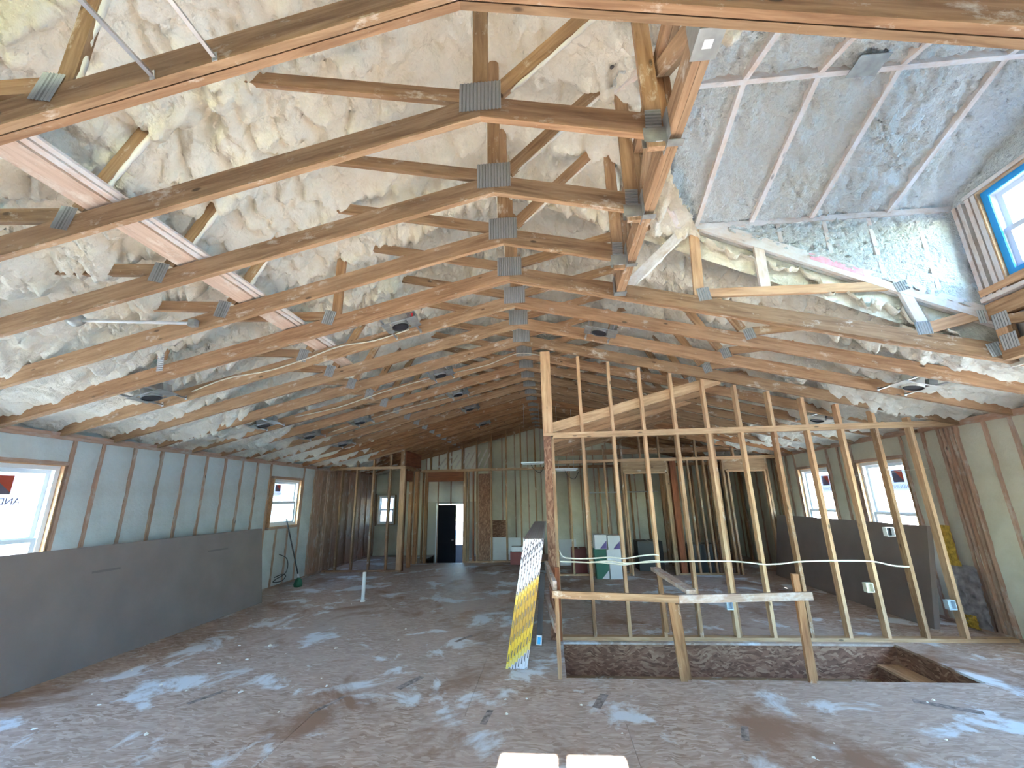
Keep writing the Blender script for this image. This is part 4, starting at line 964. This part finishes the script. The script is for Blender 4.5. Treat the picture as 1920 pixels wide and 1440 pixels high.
# ------------------------------------------------------------------ cables, boxes
def cable(pts, r, mat, label, group='cables in the framing', sub=6):
    return tag(tube('electrical_cable', smooth_pts(pts, sub), r, mat, None, n=6), label, 'cable', group)
yc = YP - .008
cable([(.095, yc, .99), (.14, yc, .915), (.25, yc, .895), (.47, yc, .893), (.70, yc, .905), (.87, yc, .890), (1.05, yc, .915), (1.22, yc, .930), (1.29, yc, .92)], .0085, 'cable_white', 'upper white cable, dipping from the end post to the third stud')
cable([(.095, yc, .862), (.30, yc, .855), (.47, yc, .848), (.68, yc, .862), (.87, yc, .838), (1.08, yc, .842), (1.29, yc, .850), (1.67, yc, .852), (2.08, yc, .850), (2.30, yc, .835), (2.49, yc, .812), (2.7, yc, .818), (2.89, yc, .838), (3.3, yc, .846), (3.69, yc, .835), (3.9, yc, .79), (4.08, yc, .775)], .009, 'cable_white', 'long white cable sagging along the whole stud partition')
cable([(.47, yc - .018, .858), (.68, yc - .019, .841), (.87, yc - .018, .822), (1.10, yc - .019, .855), (1.29, yc - .018, .866)], .008, 'cable_white', 'short white cable doubled beside the long one')
for x, z, lab, mt, w in [(3.985, 1.155, 'open white electrical box high on a right partition stud', 'vinyl_white', .055), (3.62, .555, 'white electrical box at knee height on a partition stud', 'cable_white', .05),
                         (4.44, .375, 'pale blue electrical box on the last partition stud', 'box_blue', .05), (2.045, .375, 'small white electrical box behind the guard rail', 'box_blue', .045)]:
    e = boxes('electrical_box', ring(x - w, x + w * .6, z - .05, z + .05, .006, YP - .012, YP + .05) + [(x - w, x + w * .6, YP + .045, YP + .05, z - .05, z + .05)] , mt)
    tag(e, lab, 'electrical box', 'electrical boxes on the partition')
    boxes('back_plate', [(x - w + .006, x + w * .6 - .006, YP + .036, YP + .044, z - .044, z + .044)], 'hole_shade' if x == 3.985 else mt, e)  # the open box gets its inner shade as a dark colour
for k, xs_, lab in [(6, (-4.0, -3.6, -3.1, -2.7, -2.3, -1.9, -1.5), 'pale cable stapled along the sixth truss chord from the eave can'), (9, (-3.9, -3.2, -2.4, -1.6, -.9, -.4, .0), 'pale cable running up the ninth truss chord to the end post'), (11, (-4.0, -3.0, -2.2, -1.4), 'pale cable drooping along a chord in the dim far ceiling')]:
    pts = [(x, TY(k) - .012, chord_z(x) + .085 + .03 * math.sin(i * 2.1 + k)) for i, x in enumerate(xs_)]
    cable(pts, .0075, 'cable_white', lab)
cable([(XRW - .04, 7.5, 1.86), (XRW - .05, 7.0, 1.87), (XRW - .04, 6.4, 1.89), (XRW - .03, 6.05, 1.90)], .004, 'cable_white', 'thin pale string crossing the right-hand window')
cable([(-5.49, 8.62, .62), (-5.47, 8.85, .52), (-5.46, 8.92, .36), (-5.47, 8.86, .22), (-5.49, 8.62, .16), (-5.48, 8.52, .12), (-5.46, 8.75, .10), (-5.46, 8.88, .17), (-5.48, 8.80, .22), (-5.49, 8.55, .20)], .009, 'cable_black', 'loop of black cable hanging on the left wall foam below the small window')

# ------------------------------------------------------------------ broom, pipe, stored goods
br = empty('broom', (-5.09, 8.72, 0), 'black broom leaning on the sill of the small left window', 'broom')
tube('handle', [(-5.10, 8.72, .22), (-5.42, 8.62, 1.30)], .013, 'black_plastic', br, n=8)
tube('collar', [(-5.085, 8.725, .16), (-5.105, 8.72, .24)], .02, 'vinyl_white', br, n=8)
tube('brush', [(-5.085, 8.725, .002), (-5.085, 8.725, .05), (-5.087, 8.724, .13), (-5.09, 8.723, .17)], [.075, .085, .06, .02], 'green_plastic', br, n=14)
pp = empty('vent_pipe', (-3.19, 7.48, 0), 'white plastic pipe stub standing up from the floor', 'pipe')
tube('pipe', [(-3.19, 7.48, .0), (-3.19, 7.48, .455)], .030, 'pvc', pp, n=14); tube('collar', [(-3.19, 7.48, .001), (-3.19, 7.48, .02)], .042, 'foam_white', pp, n=14)
def carton(x0, x1, y0, y1, z0, z1, mat, label, stripe=None):
    r = empty('carton', ((x0 + x1) / 2, (y0 + y1) / 2, z0), label, 'carton', 'cartons stored in the right-hand room')
    box('body', x0, x1, y0, y1, z0, z1, mat, r); box('flap_tape', (x0 + x1) / 2 - .02, (x0 + x1) / 2 + .02, y0 - .001, y1, z1, z1 + .001, 'drywall_grey', r)
    if stripe:
        vs = [(x0 + .4 * (x1 - x0), y0 - .002, z0 + .01), (x1 - .01, y0 - .002, z0 + .01), (x1 - .01, y0 - .002, z0 + .6 * (z1 - z0))]
        mk('print', mesh('print', vs, [(0, 1, 2)], stripe), r)
    return r
carton(.90, 1.15, 9.35, 9.65, .57, .85, 'carton_white', 'white carton with purple corner, upper left of the carton stack', 'carton_purple')
carton(1.17, 1.42, 9.35, 9.65, .56, .83, 'carton_white', 'white carton with purple corner, upper right of the carton stack', 'carton_purple')
carton(.88, 1.12, 9.34, 9.66, .285, .57, 'carton_green', 'dark green carton in the middle row of the carton stack')
carton(1.13, 1.44, 9.34, 9.66, .28, .56, 'carton_white', 'plain white carton in the middle row of the carton stack')
carton(.90, 1.16, 9.34, 9.66, .0, .285, 'carton_green', 'dark green carton at the floor of the carton stack', 'carton_white')
carton(1.17, 1.42, 9.34, 9.66, .0, .28, 'carton_white', 'plain white carton at the floor of the carton stack')
carton(2.95, 3.55, 9.95, 10.4, .0, .58, 'black_plastic', 'big black carton behind the reddish post')
carton(1.95, 2.5, 10.3, 10.8, .0, .62, 'black_plastic', 'black carton seen through the first framed doorway')
carton(.45, .78, 10.1, 10.5, .0, .5, 'carton_red', 'dark red carton left of the carton stack')
carton(-1.05, -.48, 11.35, 11.68, .0, .30, 'carton_red', 'dark red tool case on the floor by the entry wall')
box_w = carton(-1.02, -.55, 11.38, 11.65, .305, .42, 'carton_white', 'white parcel lying on the dark red tool case')
for x0, x1, h_, y_, mt, lab in [(-1.86, -1.20, .60, 12.1, 'drywall_white', 'white board leaning behind the entry wall, left one'), (-1.16, -.34, .58, 12.1, 'drywall_white', 'white board leaning behind the entry wall, right one'), (-1.76, -1.24, 1.03, 12.3, 'osb', 'brown strand board offcut behind the white boards'), (.2, .62, .60, 11.2, 'drywall_white', 'pale board offcut in the dim room past the partition')]:
    M = Matrix.Translation((0, y_ - .06, .003)) @ Matrix.Rotation(-.08, 4, 'X')
    o = mk('board_offcut', mesh('board_offcut', boxv(x0, x1, 0, .013, 0, h_), BOXF, mt), None, M); tag(o, lab, 'board', 'offcuts by the far walls')
# strip lights lying on the far plates
for (x0, x1, y, z, lab) in [(-.575, -.08, 9.19, 2.343, 'white strip light fitting hung beside the end post'), (.145, .63, 9.19, 2.19, 'second white strip light hung past the end post')]:
    f = empty('strip_light', (x0, y, z), lab, 'light', 'strip lights hung at the far partition')
    box('channel', x0, x1, y - .05, y + .05, z, z + .03, 'vinyl_white', f); tube('lamp_tube', [(x0 + .03, y, z - .016), (x1 - .03, y, z - .016)], .013, 'pvc', f, n=8)
    tube('cord', smooth_pts([(x0 + .2, y, z + .03), (x0 + .25, y, z - .1), (x0 + .4, y, z - .2), (x0 + .5, y, z - .05)]), .007, 'cable_black', f, n=5)
    for xx in (x0 + .08, x1 - .08): tube('hanger_wire', [(xx, y, z + .03), (xx, y, chord_z(xx) - .0)], .003, 'steel', f, n=5)
# clothes rods in the doorways' room
rod = tag(tube('closet_rod', [(1.0, 11.5, 1.72), (2.82, 11.5, 1.72)], .016, 'steel', None, n=8), 'thin steel rod seen through the first framed doorway', 'rod')
# insulation batt and foil by the right wall
ba = empty('insulation_batt', (XRW - .06, 5.95, 0), 'mustard insulation batt with crumpled grey facing by right wall', 'insulation')
nz_, ny_ = 30, 10
V, Z = np.meshgrid(np.linspace(5.90, 6.05, ny_), np.linspace(.72, 1.19, nz_), indexing='ij')
X = XRW - .09 - .03 * pillow(V / .03, Z / .12, 8) - .02 * vnoise(V * 40, Z * 12, 3)
mk('fibre', grid_mesh('fibre', X, V, Z, 'batt'), ba); mk('fibre', grid_mesh('fibre', X - (.5 - 0) * 0 + .02, V, Z * .32 - .2, 'batt'), ba)
V, Z = np.meshgrid(np.linspace(5.74, 6.06, 20), np.linspace(.05, .74, 40), indexing='ij')
X = XRW - .07 - .035 * pillow(V / .07 + vnoise(V * 9, Z * 9, 1), Z / .05, 18)
mk('facing', grid_mesh('facing', X, V, Z, 'foil'), ba)

# ------------------------------------------------------------------ foam crumbs on the floor
for i in range(46):
    if i < 30: x, y = random.uniform(-4.4, .4), random.uniform(3.2, 7.2)
    else: x, y = random.uniform(-.6, 4.2), random.uniform(3.1, 4.35)
    if i == 0: x, y = -3.55, 4.75
    if i == 1: x, y = -3.35, 5.3
    if i == 2: x, y = -2.1, 4.25
    if i == 3: x, y = -3.3, 7.3
    s = random.uniform(.008, .022) * (1.7 if i < 3 else 1)
    n = 6; vs = [(s * random.uniform(.7, 1.6) * math.cos(a * math.pi / 3), s * random.uniform(.5, 1) * math.sin(a * math.pi / 3), 0) for a in range(n)]
    vs += [(v[0] * .6, v[1] * .6, s * random.uniform(.3, .6)) for v in vs]
    fs = [tuple(range(n, 2 * n))] + [(j, (j + 1) % n, (j + 1) % n + n, j + n) for j in range(n)]
    o = mk('foam_crumb', mesh('foam_crumb', vs, fs, 'foam_white'), None, Matrix.Translation((x, y, .0005)) @ Matrix.Rotation(random.uniform(0, 3), 4, 'Z'))
    tag(o, 'small pale foam crumb lying on the strand board floor', 'foam crumb', 'foam crumbs on the floor')

# ================================================================== OUTSIDE
gd = tag(boxes('ground_outside', [(-60, 60, -60, 60, -1.6, -1.3)], 'soil'), 'bare ground outside around the building', 'ground', kind='structure')
def house(x0, x1, y0, y1, h, mat, label, face):
    r = empty('neighbour_house', ((x0 + x1) / 2, (y0 + y1) / 2, -1.3), label, 'house')
    box('body', x0, x1, y0, y1, -1.3, h, mat, r)
    cx = (x0 + x1) / 2; d = .5; ym, yq = y0 - d, y1 + d
    vs = [(x0 - d, ym, h), (x1 + d, ym, h), (cx, ym, h + 2.2), (x0 - d, yq, h), (x1 + d, yq, h), (cx, yq, h + 2.2)]
    mk('roof', mesh('roof', vs, [(0, 1, 2), (5, 4, 3), (0, 3, 4, 1), (1, 4, 5, 2), (2, 5, 3, 0)], 'roof_tile'), r)
    xx = x1 if face > 0 else x0
    n = max(1, int((y1 - y0) / 3.2))
    for i in range(n):
        yy = y0 + (i + .5) * (y1 - y0) / n
        for zz in (.9, 3.4):
            if zz + 1.2 < h:
                f = box('window', xx - .03, xx + .03, yy - .45, yy + .45, zz - .6, zz + .6, 'vinyl_white', r); box('glazing', xx - .035, xx + .035, yy - .36, yy + .36, zz - .5, zz + .5, 'glass_dark', f)
    for i in range(int((h + 1.2) / .35)): box('siding_board', xx - .012, xx + .012, y0, y1, -1.2 + i * .35, -1.2 + i * .35 + .33, mat, r)
    return r
house(-17, -10, 3.4, 9.3, 5.6, 'siding', 'white neighbouring house beyond the left windows', 1)
house(-14, -7.9, 10.6, 24, 5.4, 'siding', 'farther white house glimpsed through the small left window', 1)
house(7.5, 15, 13.4, 27, 5.4, 'siding', 'white neighbouring house beyond the right windows', -1)
house(12.5, 19, -3.5, 12.0, 5.0, 'siding_blue', 'blue-wrapped house beyond the right windows', -1)
pr = empty('porch', (-3.0, 14.6, -1.3), 'added porch whose roof cuts the daylight at the dark front door', 'porch')
box('added_porch_roof', -4.6, -1.6, 13.6, 16.2, 1.75, 1.9, 'roof_tile', pr); box('porch_floor', -4.6, -1.6, 13.6, 16.2, -.75, -.6, 'soil', pr)  # roof added to hold back daylight entering by the front door
box('porch_panel', -4.5, -1.7, 16.02, 16.10, -.6, .02, 'door_dark', pr)
for xx in (-4.5, -1.7): box('porch_post', xx - .06, xx + .06, 16.0, 16.12, -.6, 1.75, 'siding', pr)
def tree(x, y, h, rad, label, seed):
    r = empty('tree', (x, y, -1.3), label, 'tree', 'trees outside')
    tube('trunk', [(x, y, -1.3), (x, y, h * .5)], .14, 'pine_old', r, n=8)
    rr = np.random.default_rng(seed); vs, fs = [], []
    for _ in range(900):
        d = rr.normal(size=3); d /= np.linalg.norm(d); q = d * rad * rr.uniform(.55, 1) ** .5 * np.array([1, 1, 1.2]) + np.array([x, y, h * .6])
        u = rr.normal(size=3); u /= np.linalg.norm(u); w = np.cross(u, d); w /= np.linalg.norm(w) + 1e-6
        n = len(vs); s = rr.uniform(.12, .3); vs += [q - u * s, q + w * s * .5, q + u * s, q - w * s * .5]; fs.append((n, n + 1, n + 2, n + 3))
    mk('crown', mesh('crown', vs, fs, 'leaf'), r)
tree(-6.9, 8.2, -.2, .5, 'leafy shrub outside the small left window', 1)
